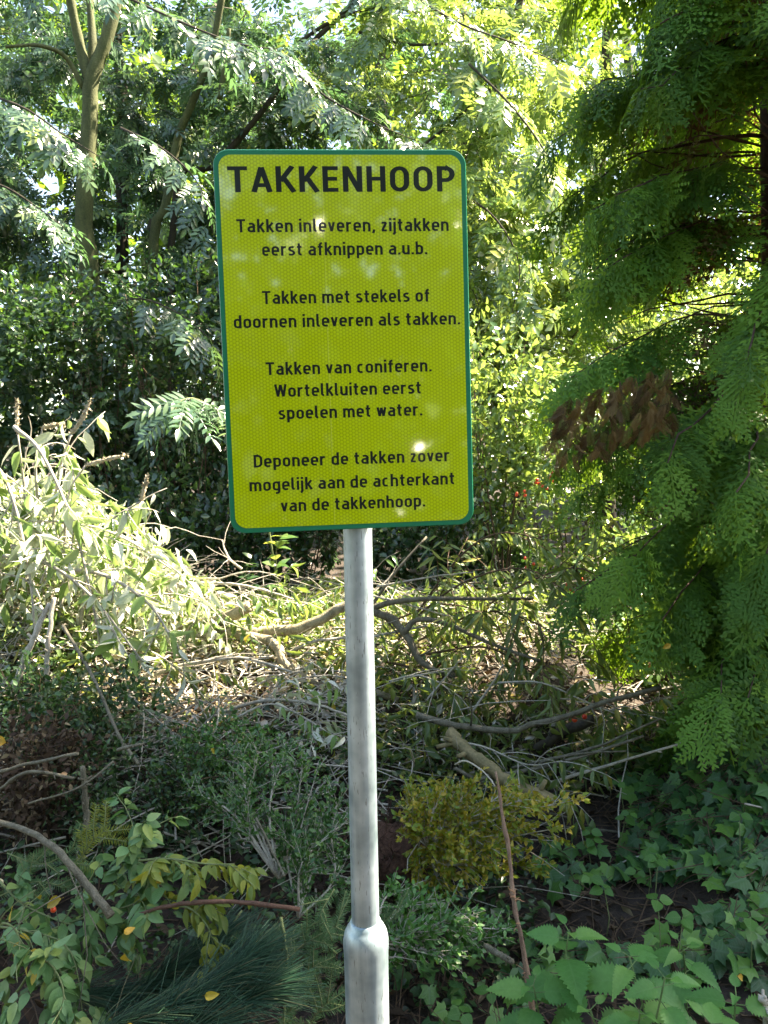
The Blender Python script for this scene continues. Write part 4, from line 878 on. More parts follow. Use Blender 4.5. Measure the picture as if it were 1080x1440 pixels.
# tangle of cut twigs and dry leaves covering the mound
def tangle():
    rng = np.random.RandomState(51); tw = []; n = 3400
    x = rng.uniform(-3.2, 1.7, n); y = rng.uniform(2.6, 5.6, n)
    for i in range(n):
        if x[i] > 0 and rng.rand() < .45: continue
        if x[i] > .35 and y[i] < 3.15 + .5 * (x[i] - .35) and rng.rand() < .93: continue
        z = float(gh(x[i], y[i])) + rng.uniform(-.02, .16); a = rng.uniform(0, 6.28)
        L = rng.uniform(.12, .6); tw.append(tube(wander((x[i], y[i], z), (math.cos(a), math.sin(a) * .6, rng.uniform(-.25, .45)), L, 4, .14, rng, .05), rng.uniform(.0018, .0065), .0012, 4, cap=False))
    V, F, U, _ = tubes(tw); tag(ob('twig_tangle', mk('twig_tangle', V, F, G['twig_dry'], U)), 'tangle of dry cut twigs covering the mound', 'twigs', kind='stuff')
    def scatter(n, xr, yr, lift, size, mat, T, name, lb, cond=None, upn=.7, seedz=1.0):
        x = rng.uniform(*xr, n); y = rng.uniform(*yr, n)
        if cond is not None: k = cond(x, y); x, y = x[k], y[k]
        n = len(x); z = gh(x, y) + rng.rand(n) ** 1.5 * lift
        M = frames(np.stack([x, y, z], 1), unit(rng.randn(n, 3) * [1, 1, .45]), unit(rng.randn(n, 3) * upn + [0, -.2, 1]), size * rng.uniform(.5, 1.4, n))
        parts = []; idx = rng.randint(0, len(T), n)
        for i in range(len(T)): parts.append(bake(T[i], M[idx == i], rng.rand((idx == i).sum())))
        V, F, U, ti = join(parts); tag(ob(name, mk(name, V, F, mat, U, ti)), lb, 'leaves', kind='stuff')
    T1 = [leaf(.34, 'lance', 3, .5, .8), leaf(.5, 'ovate', 3, .7, -.6), leaf(.2, 'lance', 3, .4, .6), leaf(.12, 'lance', 3, .4, -.5)]
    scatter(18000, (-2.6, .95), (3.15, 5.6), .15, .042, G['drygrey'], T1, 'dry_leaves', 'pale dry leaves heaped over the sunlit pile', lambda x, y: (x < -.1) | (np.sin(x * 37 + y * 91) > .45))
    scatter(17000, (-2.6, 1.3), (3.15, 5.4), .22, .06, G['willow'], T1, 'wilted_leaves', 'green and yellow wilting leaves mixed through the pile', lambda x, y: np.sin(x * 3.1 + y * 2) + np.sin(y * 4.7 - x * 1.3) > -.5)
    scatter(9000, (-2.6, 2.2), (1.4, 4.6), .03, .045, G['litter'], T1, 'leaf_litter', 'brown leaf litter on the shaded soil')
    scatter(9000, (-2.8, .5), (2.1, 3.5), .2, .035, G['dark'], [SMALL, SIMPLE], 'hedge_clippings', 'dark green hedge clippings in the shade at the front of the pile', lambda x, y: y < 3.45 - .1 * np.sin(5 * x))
    tw = []
    for i in range(1500):
        xx, yy = rng.uniform(-1.6, 2.0), rng.uniform(1.5, 3.6); zz = float(gh(xx, yy)) + .01; a = rng.uniform(0, 6.28)
        tw.append(tube(wander((xx, yy, zz), (math.cos(a), math.sin(a), .08), rng.uniform(.08, .4), 3, .12, rng, .02), rng.uniform(.0015, .004), .001, 4, cap=False))
    V, F, U, _ = tubes(tw); tag(ob('twig_litter', mk('twig_litter', V, F, G['twig_brown'], U)), 'thin brown twigs strewn over the shaded ground', 'twigs', kind='stuff')
tangle()

# wilted heap with seed spikes
def wilted_heap():
    rng = np.random.RandomState(61); mesh = [tmpl('leaf', x, G['buddleia']) for x in (leaf(.34, 'lance', 5, .25, .35, wave=.02), leaf(.28, 'lance', 5, .4, .6, wave=.03), leaf(.4, 'lance', 5, .2, .2), leaf(.14, 'lance', 5, .3, .5, wave=.04))]
    names = [
        ('wilted branch at the top left of the heap with the tallest upright seed spike', [(20, 960, 3.9), (40, 830, 3.8), (35, 700, 3.75), (25, 610, 3.7)], (25, 562)),
        ('wilted branch with seed spikes lying level over the heap top', [(60, 950, 3.8), (60, 800, 3.75), (50, 660, 3.7), (60, 602, 3.65)], (92, 597)),
        ('wilted branch whose pale spike stands up against the dark wood', [(90, 940, 3.8), (75, 800, 3.7), (80, 680, 3.65), (100, 610, 3.6)], (128, 560)),
        ('wilted branch leaning right with a thin level seed spike', [(80, 930, 3.6), (90, 800, 3.6), (95, 700, 3.55), (120, 655, 3.55)], (178, 640)),
        ('wilted branch at the right shoulder of the heap with an upright spike', [(110, 930, 3.6), (120, 820, 3.55), (150, 740, 3.5), (198, 705, 3.5)], (207, 668)),
        ('wilted branch hanging down the front of the heap', [(20, 600, 3.6), (60, 640, 3.5), (110, 760, 3.4), (150, 950, 3.3)], None),
        ('wilted branch curling over the left edge of the heap', [(-40, 620, 3.5), (10, 680, 3.4), (40, 800, 3.35), (50, 900, 3.3)], None),
        ('wilted branch drooping along the right foot of the heap', [(90, 800, 3.5), (150, 810, 3.4), (210, 850, 3.35), (245, 905, 3.3)], None),
        ('wilted branch spreading low across the middle of the heap', [(-20, 780, 3.5), (60, 790, 3.35), (130, 840, 3.3), (200, 930, 3.25)], None),
        ('wilted branch behind the heap reaching right', [(40, 780, 3.9), (110, 740, 3.85), (180, 760, 3.8), (240, 800, 3.7)], None),
        ('wilted branch filling the back left of the heap', [(-60, 760, 3.9), (-10, 680, 3.85), (30, 690, 3.8), (70, 760, 3.75)], None)]
    for i, (lb, pts, spike) in enumerate(names):
        path = resample(A3(*pts), 16); b = path[0]; t = root('wilted_branch', b, lb, 'branch', 'wilted cut branches on the left heap')
        V, F, U, _ = tubes([tube(path, .010, .004, 7, rng, .1)], b); ob('stem', mk('stem', V, F, G['twig_dry'], U), t)
        paths = [path]
        for _ in range(6):
            j = rng.randint(4, 14); pp = wander(path[j], unit(unit(path[j + 1] - path[j]) * .5 + rng.randn(3) * .7), rng.uniform(.15, .4), 6, .15, rng, .12); paths.append(pp)
            V, F, U, _ = tubes([tube(pp, .004, .0015, 4)], b); ob('twig', mk('twig', V, F, G['twig_dry'], U), t)
        for pi, pp in enumerate(paths):
            n = 12 if pi == 0 else 7; n_ = len(pp) - 1
            for k in range(n):
                f = (.25 + .75 * rng.rand() if pi == 0 else rng.rand()) * (n_ - .01); j = int(f); q = pp[j] + (pp[j + 1] - pp[j]) * (f - j)
                D = unit(np.array([rng.randn() * .45, rng.randn() * .45 - .1, -1.0 + rng.rand() * .8])); M = frames(q, D, unit(rng.randn(3) + [0, -.6, .2]), rng.uniform(.05, .14)); leaf_objects(t, 'leaf', mesh[rng.randint(4)], M, b)
        if spike is not None:
            e = path[-1]; f = at(spike[0], spike[1], pts[-1][2]); pp = resample([e, (e + f) / 2 + rng.randn(3) * .006, f], 14); rr = .008 * (np.sin(np.linspace(.35, 3.1, 14)) ** .5) * (.8 + .5 * rng.rand(14))
            V, F, U, _ = tubes([tube(pp, rr, None, 8, rng, .6)], b); ob('seed_spike', mk('seed_spike', V, F, G['seed'], U), t)
            d = unit(f - e); fl = []; nf = 150; sp_ = rng.rand(nf) * 12.9; jj = sp_.astype(int); qq = pp[jj] + (pp[jj + 1] - pp[jj]) * (sp_ - jj)[:, None]
            Mf = frames(qq, unit(rng.randn(nf, 3) + d * .8), rng.randn(nf, 3), rng.uniform(.010, .022, nf)); V, F, U, ti = bake(SIMPLE, Mf, rng.rand(nf), b); ob('florets', mk('florets', V, F, G['seed'], U, ti), t)['kind'] = 'stuff'
    # inner mass of the heap: loose wilted leaves and stalks
    n = 3000; u_ = unit(rng.randn(n, 3)); C = np.array([-1.72, 3.95, .95]); R = np.array([.85, .5, .62]); q = C + u_ * R * (.45 + .55 * rng.rand(n, 1) ** .6)
    k = (q[:, 2] > gh(q[:, 0], q[:, 1]) - .05) & (q[:, 2] < 1.62 - .62 * np.clip(q[:, 0] + 1.75, 0, 2) / .8); q = q[k]; n = len(q)
    M = frames(q, unit(rng.randn(n, 3) * [.6, .6, .4] + [0, 0, -.9]), unit(rng.randn(n, 3) + [0, -.5, .4]), rng.uniform(.04, .12, n))
    V, F, U, ti = bake(leaf(.34, 'lance', 3, .3, .5), M, rng.rand(n)); tag(ob('wilted_foliage', mk('wilted_foliage', V, F, G['buddleia'], U, ti)), 'mass of wilted grey-green leaves inside the left heap', 'leaves', kind='stuff')
    tw = []
    for i in range(560):
        c = C + unit(rng.randn(3)) * R * rng.rand() ** .4
        if c[2] > 1.55 - .6 * max(0, c[0] + 1.75) / .8: continue
        tw.append(tube(wander(c, unit(rng.randn(3) + [0, -.2, .2]), rng.uniform(.15, .55), 7, .22, rng, .10), rng.uniform(.002, .006), .0015, 4, cap=False))
    V, F, U, _ = tubes(tw); tag(ob('dry_stalks', mk('dry_stalks', V, F, G['twig_dry'], U)), 'tangled pale stalks inside the left heap', 'twigs', kind='stuff')
wilted_heap()
stick('bare_stick', 'thick pale stick leaning against the left heap, leftmost of two', A3((15, 975, 3.2), (42, 910, 3.2), (70, 848, 3.25)), .017, .010, G['twig_dry'], group='sticks propping the left heap', seed=33)
stick('bare_stick', 'pale stick standing upright in the left heap, right of the other', A3((65, 960, 3.2), (68, 900, 3.2), (76, 840, 3.25)), .012, .009, G['twig_dry'], group='sticks propping the left heap', seed=34)
stick('bare_stick', 'straight grey stick slanting down the front of the left heap', A3((88, 880, 3.1), (135, 960, 2.9), (165, 1030, 2.75), (195, 1075, 2.65)), .007, .006, G['bark_grey'], seed=35)

# ------------------------------------------------ leafy cut branches
def leafy(name, label, pts, n, size, mat, tm, seed, r=.005, bark='twig_brown', sub=5, sublen=.25, droop=.5, spread=.7, cat='branch', group=None, rest=0, nz=.6, lo=.15, nobj=None):
    rng = np.random.RandomState(seed); path = resample(pts, 16); b = path[0].copy(); t = root(name, b, label, cat, group)
    V, F, U, _ = tubes([tube(path, r, r * .35, 6, rng, .12)], b); ob('stem', mk('stem', V, F, G[bark], U), t)
    paths = [path]
    for i in range(sub):
        j = rng.randint(3, 15); pp = wander(path[j], unit(unit(path[j + 1 if j < 15 else j] - path[j - 1]) * .7 + rng.randn(3) * spread), sublen * rng.uniform(.5, 1.3), 6, .12, rng, .12 * droop); paths.append(pp)
        V, F, U, _ = tubes([tube(pp, r * .45, .0012, 4)], b); ob('twig', mk('twig', V, F, G[bark], U), t)
    w = np.array([1.6] + [1.0] * sub); w /= w.sum(); P_, D_ = [], []
    for k in range(n):
        pp = paths[rng.choice(len(paths), p=w)]; m = len(pp) - 1; f = (lo + (1 - lo) * rng.rand()) * (m - .01); j = int(f); q = pp[j] + (pp[j + 1] - pp[j]) * (f - j)
        ax = unit(pp[j + 1] - pp[j]); s = unit(np.cross(ax, [0, 0, 1]) + 1e-3) * (1 if k % 2 else -1)
        P_.append(q); D_.append(unit(ax * .6 + s * .8 + rng.randn(3) * .3 + [0, 0, -droop]))
    M = frames(np.array(P_), np.array(D_), unit(rng.randn(n, 3) * nz + [0, -.5, 1]), size * rng.uniform(.65, 1.2, n))
    split_leaves(t, 'leaf', tm, M, mat, b, rng, min(n, nobj or 300), 'foliage', 'near')
    return t
WG = 'cut willow branches drooping over the pile'
WL = [NARROW, leaf(.2, 'lance', 4, .15, .4), leaf(.15, 'lance', 4, .1, .1)]
for i, (pts, lb) in enumerate([
    ([(560, 900, 4.0), (640, 790, 3.9), (700, 750, 3.8), (770, 760, 3.7)], 'willow branch arching highest, just right of the sign foot'),
    ([(570, 880, 4.0), (650, 820, 3.8), (740, 800, 3.7), (820, 850, 3.6)], 'willow branch reaching right towards the conifer'),
    ([(590, 900, 3.95), (680, 860, 3.8), (760, 880, 3.65), (850, 940, 3.5)], 'willow branch drooping to the red berries'),
    ([(600, 920, 3.9), (680, 910, 3.7), (740, 940, 3.6), (800, 1000, 3.45)], 'willow branch lying low over the long dark branch'),
    ([(560, 870, 4.1), (620, 850, 3.95), (690, 870, 3.8), (730, 950, 3.7)], 'willow branch hanging in the middle of the pile'),
    ([(640, 880, 4.2), (740, 820, 4.0), (820, 800, 3.8), (890, 860, 3.6)], 'willow branch behind the others touching the conifer sprays'),
    ([(540, 930, 3.9), (580, 940, 3.75), (630, 970, 3.65), (680, 990, 3.6)], 'yellowing willow branch low beside the pole')]):
    leafy('willow_branch', lb, A3(*pts), 130, .105, G['willow'], WL, 100 + i, .007, 'twig_brown', 9, .4, .7, .8, group=WG)
LG = 'leafy cuttings thrown on the pile'
for i, (pts, lb, g, n) in enumerate([
    ([(250, 860, 4.0), (310, 835, 3.95), (370, 838, 3.9), (420, 860, 3.85)], 'fresh leafy cutting at the crest of the pile behind the forked branch', 'wall_yellow', 110),
    ([(330, 960, 3.7), (390, 950, 3.65), (430, 975, 3.6), (470, 1010, 3.5)], 'green leafy cutting below the fork of the pale branch', 'wall_yellow', 90),
    ([(160, 900, 3.6), (220, 920, 3.5), (270, 960, 3.4), (300, 1000, 3.35)], 'limp leafy cutting at the foot of the wilted heap', 'willow', 110),
    ([(200, 850, 3.9), (240, 835, 3.85), (290, 850, 3.8), (320, 880, 3.75)], 'pale wilting cutting between the heap and the forked branch', 'buddleia', 100),
    ([(540, 960, 3.6), (590, 950, 3.5), (640, 975, 3.45), (670, 1010, 3.4)], 'yellow-leaved cutting just right of the pole', 'willow', 110),
    ([(400, 870, 4.2), (450, 835, 4.1), (520, 820, 4.0), (580, 840, 3.9)], 'leafy cutting on the crest directly behind the pole', 'wall_yellow', 100),
    ([(330, 1010, 3.2), (380, 990, 3.2), (430, 1010, 3.15), (475, 1040, 3.1)], 'small wilted cutting at the shade line left of the pole', 'buddleia', 80),
    ([(620, 1040, 3.1), (680, 1050, 3.05), (740, 1075, 3.0), (790, 1070, 2.95)], 'narrow-leaved cutting drooping over the mossy log', 'willow', 90),
    ([(150, 960, 3.3), (190, 985, 3.2), (230, 1020, 3.1), (260, 1040, 3.05)], 'dark leafy cutting at the left shade line', 'box', 110),
    ([(700, 960, 3.5), (760, 960, 3.4), (820, 985, 3.3), (880, 1010, 3.2)], 'willow cutting under the lowest conifer sprays', 'willow', 110)]):
    leafy('leafy_cutting', lb, A3(*pts), n, .07 if g != 'box' else .04, G[g], [leaf(.34, 'lance', 4, .3, .5), leaf(.28, 'lance', 4, .2, .3)], 170 + i, .005, 'twig_dry', 10, .3, .8, .5, group=LG)
# dark evergreen cuttings in the shade
shrub('dark evergreen cutting left in the shade below the wilted heap', at(190, 1105, 2.75), (.36, .22, .20), 3600, G['dark'], .022, 121, name='evergreen_cutting', cat='cutting', hollow=.3)
shrub('dark small-leaved cutting behind the pale fan of box stems', at(330, 1060, 2.95), (.3, .2, .16), 3000, G['box'], .022, 122, name='evergreen_cutting', cat='cutting', hollow=.3)
shrub('dull brown conifer cutting at the left edge below the heap', at(50, 1075, 2.7), (.22, .18, .17), 1800, G['litter'], .03, 123, name='dead_cutting', cat='cutting')
shrub('small-leaved cutting at the left edge under the pale sticks', at(90, 985, 3.05), (.4, .2, .14), 2600, G['dark'], .03, 124, name='evergreen_cutting', cat='cutting')

def box_fan(label, basep, tips, n, mat, size, seed, bark='twig_dry', r=.006, T=None, nob=300, jit=.05):
    rng = np.random.RandomState(seed); b = np.array(basep); t = root('box_cutting', b, label, 'cutting', 'cut box shrubs at the front of the pile')
    tw = []; ends = []
    for tp in tips:
        tp = np.array(tp); pth = resample([b, (b + tp) / 2 + rng.randn(3) * .03, tp], 9); V, F, U, _ = tubes([tube(pth, r * .7, .0018, 5, rng, .1)], b); ob('stem', mk('stem', V, F, G[bark], U), t)
        for j in range(3, 9):
            for _ in range(4):
                pp = wander(pth[j], unit(unit(pth[j] - pth[j - 1]) + rng.randn(3) * .55), rng.uniform(.05, .12), 3, .12, rng); tw.append(tube(pp, .0014, .0007, 3, cap=False)); ends.append(pp)
    V, F, U, _ = tubes(tw, b); ob('twiglets', mk('twiglets', V, F, G[bark], U), t)['kind'] = 'stuff'
    ends = np.array(ends); a = rng.randint(0, len(ends), n); s = .25 + rng.rand(n) * 2.74; s = np.minimum(s, 2.99); j = s.astype(int)
    q = ends[a, j] + (ends[a, j + 1] - ends[a, j]) * (s - j)[:, None]; ax = unit(ends[a, j + 1] - ends[a, j])
    D = unit(ax * .8 + rng.randn(n, 3) * .55); M = frames(q, D, unit(rng.randn(n, 3) * .7 + [0, -.5, 1]), size * rng.uniform(.65, 1.25, n))
    split_leaves(t, 'leaf', T or [SMALL], M, mat, b, rng, nob)
rr = np.random.RandomState(71)
box_fan('green box cutting with a fan of pale bare stems left of the pole', at(392, 1235, 2.25), [at(275 + 24 * i + rr.uniform(-10, 10), 1050 + 60 * abs(i - 4) / 4 + rr.uniform(-15, 25), 2.4 + rr.uniform(-.15, .25)) for i in range(9)], 3200, G['box'], .017, 131, r=.0075)
box_fan('low bluish-green cutting beside the pole under the box fan', at(420, 1290, 2.15), [at(400 + 16 * i, 1175 + rr.uniform(-30, 50), 2.3 + rr.uniform(-.1, .15)) for i in range(6)], 1800, G['box'], .019, 132)
box_fan('yellow-brown bleached box bush in front of the mossy log', at(602, 1190, 2.55), [at(585 + 24 * i, 1118 + 10 * math.sin(i * 2) + rr.uniform(-12, 12) + 3 * abs(i - 3), 2.55 + rr.uniform(-.2, .2)) for i in range(9)] + [at(640 + 26 * i, 1185 + rr.uniform(-25, 32), 2.45 + rr.uniform(-.1, .1)) for i in range(6)] + [at(580, 1140, 2.45), at(590, 1215, 2.5), at(615, 1225, 2.5)], 6500, G['boxyellow'], .021, 133, r=.006, jit=.08)
box_fan('fresh green box cutting on the ground right of the pole base', at(525, 1325, 2.0), [at(560 + 22 * i, 1268 + 10 * i * .6 + rr.uniform(-16, 26), 2.15 + rr.uniform(-.12, .12)) for i in range(8)] + [at(560 + 20 * i, 1330 + rr.uniform(-25, 20), 2.05) for i in range(4)], 3000, G['boxbright'], .02, 134, r=.006)

# root ball
def root_ball():
    rng = np.random.RandomState(81); C = at(560, 1205, 2.72); b = C - [0, 0, .12]; t = root('root_ball', b, 'dark earthy root ball with hairy brown roots right of the pole', 'root ball')
    n1, n2 = 18, 26; V = []; F = []
    for i in range(n1 + 1):
        for j in range(n2):
            a, c = math.pi * i / n1, 2 * math.pi * j / n2; d = np.array([math.sin(a) * math.cos(c), math.sin(a) * math.sin(c), math.cos(a)])
            rr_ = .13 * (1 + .16 * math.sin(5 * d[0] + 2) * math.cos(4 * d[2]) + .12 * rng.rand()); V.append(C - b + d * rr_ * [1.1, 1, .95])
    for i in range(n1):
        for j in range(n2): a, b2 = i * n2 + j, i * n2 + (j + 1) % n2; F += [(a, a + n2, b2 + n2), (a, b2 + n2, b2)]
    ob('soil_clump', mk('soil_clump', np.array(V), F, G['root']), t); tw = []
    for k in range(420):
        d = unit(rng.randn(3)); tw.append(tube(wander(C + d * .13, unit(d + rng.randn(3) * 1.2), rng.uniform(.06, .2), 5, .35, rng, .08), rng.uniform(.0008, .0025), .0006, 3, cap=False))
    V, F, U, _ = tubes(tw, b); ob('rootlets', mk('rootlets', V, F, G['root'], U), t)['kind'] = 'stuff'
root_ball()

# rose cuttings, bottom left
RL = [leaf(.56, 'ovate', 5, .12, .2, stalk=.12), leaf(.5, 'ovate', 5, .18, .35, stalk=.12), leaf(.62, 'ovate', 5, .08, .1, stalk=.1)]
RG = 'leafy rose cuttings at the lower left'
for i, (pts, n, lb, g) in enumerate([
    ([(-40, 1300, 1.9), (40, 1310, 1.85), (100, 1340, 1.8), (120, 1460, 1.75)], 60, 'blue-green leafy rose cutting hanging at the bottom left', 'rose'),
    ([(20, 1400, 1.75), (60, 1350, 1.75), (90, 1400, 1.7), (60, 1480, 1.65)], 55, 'rose cutting in the bottom left corner with drooping leaves', 'rose'),
    ([(40, 1320, 1.95), (120, 1290, 1.9), (190, 1270, 1.9), (210, 1240, 1.9)], 50, 'rose cutting just below the thick grey branch', 'rose'),
    ([(130, 1290, 2.05), (165, 1240, 2.0), (185, 1200, 2.0), (195, 1165, 2.0)], 48, 'pale rose cutting standing above the end of the grey branch', 'rose'),
    ([(150, 1300, 2.0), (190, 1250, 1.95), (230, 1220, 1.95), (280, 1200, 1.95)], 36, 'greyish leafy cutting behind the yellowing sprig', 'rose'),
    ([(0, 1240, 2.0), (30, 1270, 1.95), (70, 1290, 1.9), (100, 1300, 1.85)], 34, 'short rose cutting at the left edge under the needles', 'rose'),
    ([(195, 1210, 1.9), (240, 1208, 1.88), (290, 1215, 1.85), (330, 1215, 1.85)], 46, 'yellowing leafy sprig above the red-brown stick', 'yellowing'),
    ([(210, 1280, 1.88), (260, 1275, 1.85), (290, 1300, 1.82), (300, 1330, 1.8)], 40, 'yellowing leafy sprig drooping below the red-brown stick', 'yellowing'),
    ([(-20, 1330, 1.8), (0, 1300, 1.78), (20, 1305, 1.76), (30, 1325, 1.75)], 14, 'orange and yellow leaves at the left edge of the cuttings', 'yellow')]):
    leafy('rose_cutting' if g == 'rose' else 'leafy_sprig', lb, A3(*pts), int(n * (2.3 if g != 'yellow' else .6)), .05 if g == 'rose' else .046, G[g], RL if g != 'yellowing' else [leaf(.42, 'ovate', 5, .15, .35, stalk=.1)], 140 + i, .0035, 'twig_green', 6, .16, .55, .7, group=RG, nz=.5)
stick('grey_branch', 'thick curved grey branch across the rose cuttings at lower left', A3((-40, 1150, 2.05), (30, 1165, 2.0), (80, 1195, 1.9), (118, 1238, 1.85), (156, 1288, 1.8)), .007, .0105, G['bark_grey'], seed=40, twigs=4)
stick('red_brown_stick', 'red-brown stick lying level over the needles and yellow sprigs', A3((190, 1287, 1.82), (250, 1272, 1.8), (330, 1268, 1.78), (422, 1279, 1.77)), .0046, .0056, G['twig_red'], 'stick', seed=41)
stick('cut_stake', 'short upright grey stake left of the dark cuttings', A3((122, 1165, 2.3), (120, 1120, 2.3), (116, 1078, 2.3)), .010, .008, G['bark_grey'], 'stick', seed=42)
for i, (p_, lb) in enumerate([([(0, 1085, 2.4), (60, 1070, 2.35), (110, 1060, 2.3)], 'grey stick at the left edge, uppermost of three crossing'), ([(0, 1110, 2.35), (40, 1085, 2.3), (105, 1095, 2.3)], 'grey stick at the left edge crossing the uppermost one'), ([(40, 1130, 2.3), (110, 1108, 2.25), (160, 1070, 2.3)], 'thin green stick rising right beside the stake'),
    ([(165, 1055, 2.4), (190, 1048, 2.4), (200, 1047, 2.4)], 'dark cut stub pointing right in the clippings'), ([(360, 1150, 2.2), (392, 1215, 2.15), (400, 1232, 2.12)], 'thick pale stem at the foot of the box fan'), ([(395, 1290, 1.8), (403, 1350, 1.78), (398, 1460, 1.75)], 'upright brown twig among the fir sprigs'),
    ([(340, 1280, 1.95), (300, 1340, 1.9), (230, 1390, 1.85)], 'thin green stem slanting over the needles')]):
    stick('thin_stick', lb, A3(*p_), [.006, .006, .0035, .006, .004, .004, .003][i], [.005, .005, .003, .005, .003, .003, .002][i], G['bark_grey' if i < 5 else 'twig_green'], 'stick', 'thin sticks in the lower left', 6, seed=50 + i, n=10)
# stripped upright stick
stick('stripped_stick', 'tall thin stick with peeling reddish bark standing right of the pole', A3((697, 1085, 2.12), (706, 1140, 2.08), (716, 1200, 2.03), (722, 1262, 1.98), (733, 1320, 1.93), (752, 1440, 1.86), (768, 1540, 1.8)), .004, .009, bark_mat('peeling_bark', (.10, .055, .04), (.26, .17, .12), 60, c3=(.42, .2, .11), stretch=.2), 'stick', seed=60, twigs=0, n=26, lump=.3)
rp_ = np.random.RandomState(5); pr = root('bark_shred', at(722, 1262, 1.98), 'curled shreds of peeling bark on the tall thin stick', 'bark')
for k in range(16):
    f = rp_.choice([rp_.uniform(0, .12), rp_.uniform(.3, .45), rp_.uniform(.6, 1)]); px = 722 + (745 - 722) * f; py = 1250 + 150 * f
    q = at(px, py, 1.975 - .09 * f); pp = wander(q, unit(rp_.randn(3) * [1, .4, 1]), rp_.uniform(.012, .03), 4, .5, rp_); V, F, U, _ = tubes([tube(pp, .0022, .0006, 4)], np.array(pr.location)); ob('shred', mk('shred', V, F, G['peeled'], U), pr)
stick('moss_stub', 'short moss-green cut stub lying near the nettles', A3((682, 1330, 2.0), (700, 1340, 1.95), (720, 1352, 1.9)), .007, .0085, G['bark_grey'], 'stick', seed=62)
stick('curved_twig', 'thin pale twig curling over the yellow bush to the tall stick', A3((640, 1075, 2.5), (655, 1070, 2.35), (680, 1085, 2.2), (696, 1105, 2.12)), .003, .002, G['twig_dry'], 'stick', seed=63)
stick('cut_stub', 'pale cut stub poking up at the bottom right corner', A3((1085, 1470, 1.6), (1076, 1425, 1.6), (1073, 1402, 1.6)), .010, .010, G['twig_dry'], 'stick', seed=64)

# pine needles & fir sprigs
def needle(l=1, w=.02):
    return np.array([(-w, 0, 0), (w, 0, 0), (w * .8, .55, .01), (0, 1, -.02), (-w * .8, .55, .01)], float), np.array([(0, 1, 2), (0, 2, 4), (4, 2, 3)]), np.zeros((5, 2))
def pine():
    rng = np.random.RandomState(91); 
    for bi, (pts, lb) in enumerate([([(120, 1460, 1.65), (220, 1430, 1.65), (300, 1385, 1.7), (350, 1350, 1.75)], 'pine cutting with long blue-green needles sweeping to the right at the bottom'),
                                   ([(200, 1500, 1.6), (270, 1460, 1.62), (320, 1420, 1.68), (360, 1400, 1.7)], 'pine cutting at the bottom edge below the other needles'),
                                   ([(60, 1400, 1.85), (180, 1400, 1.85), (240, 1370, 1.85), (300, 1330, 1.9)], 'pine cutting half hidden behind the rose leaves')]):
        path = resample(A3(*pts), 16); b = path[0].copy(); t = root('pine_cutting', b, lb, 'cutting', 'pine cuttings at the bottom of the pile')
        V, F, U, _ = tubes([tube(path, .006, .003, 6)], b); ob('stem', mk('stem', V, F, G['twig_brown'], U), t)
        n = 1250; s = rng.rand(n) * 14.9; j = s.astype(int); q = path[j] + (path[j + 1] - path[j]) * (s - j)[:, None]; ax = unit(path[j + 1] - path[j])
        pts_ = []; rr_ = []
        D = unit(ax + rng.randn(n, 3) * .27 + (rng.rand(n, 1) < .1) * rng.randn(n, 3) * .4); tw = []
        for k in range(n):
            L = rng.uniform(.10, .18); p0 = q[k]; d = D[k]; tw.append(tube([p0, p0 + d * L * .5 + [0, 0, .004], p0 + d * L + [0, 0, -.012]], rng.uniform(.0008, .0016), .0005, 3, cap=False))
        V, F, U, _ = tubes(tw, b); ti = np.repeat(rng.rand(n), 9); o = ob('needles', mk('needles', V, F, G['pine'], U, ti), t); o['kind'] = 'stuff'
pine()
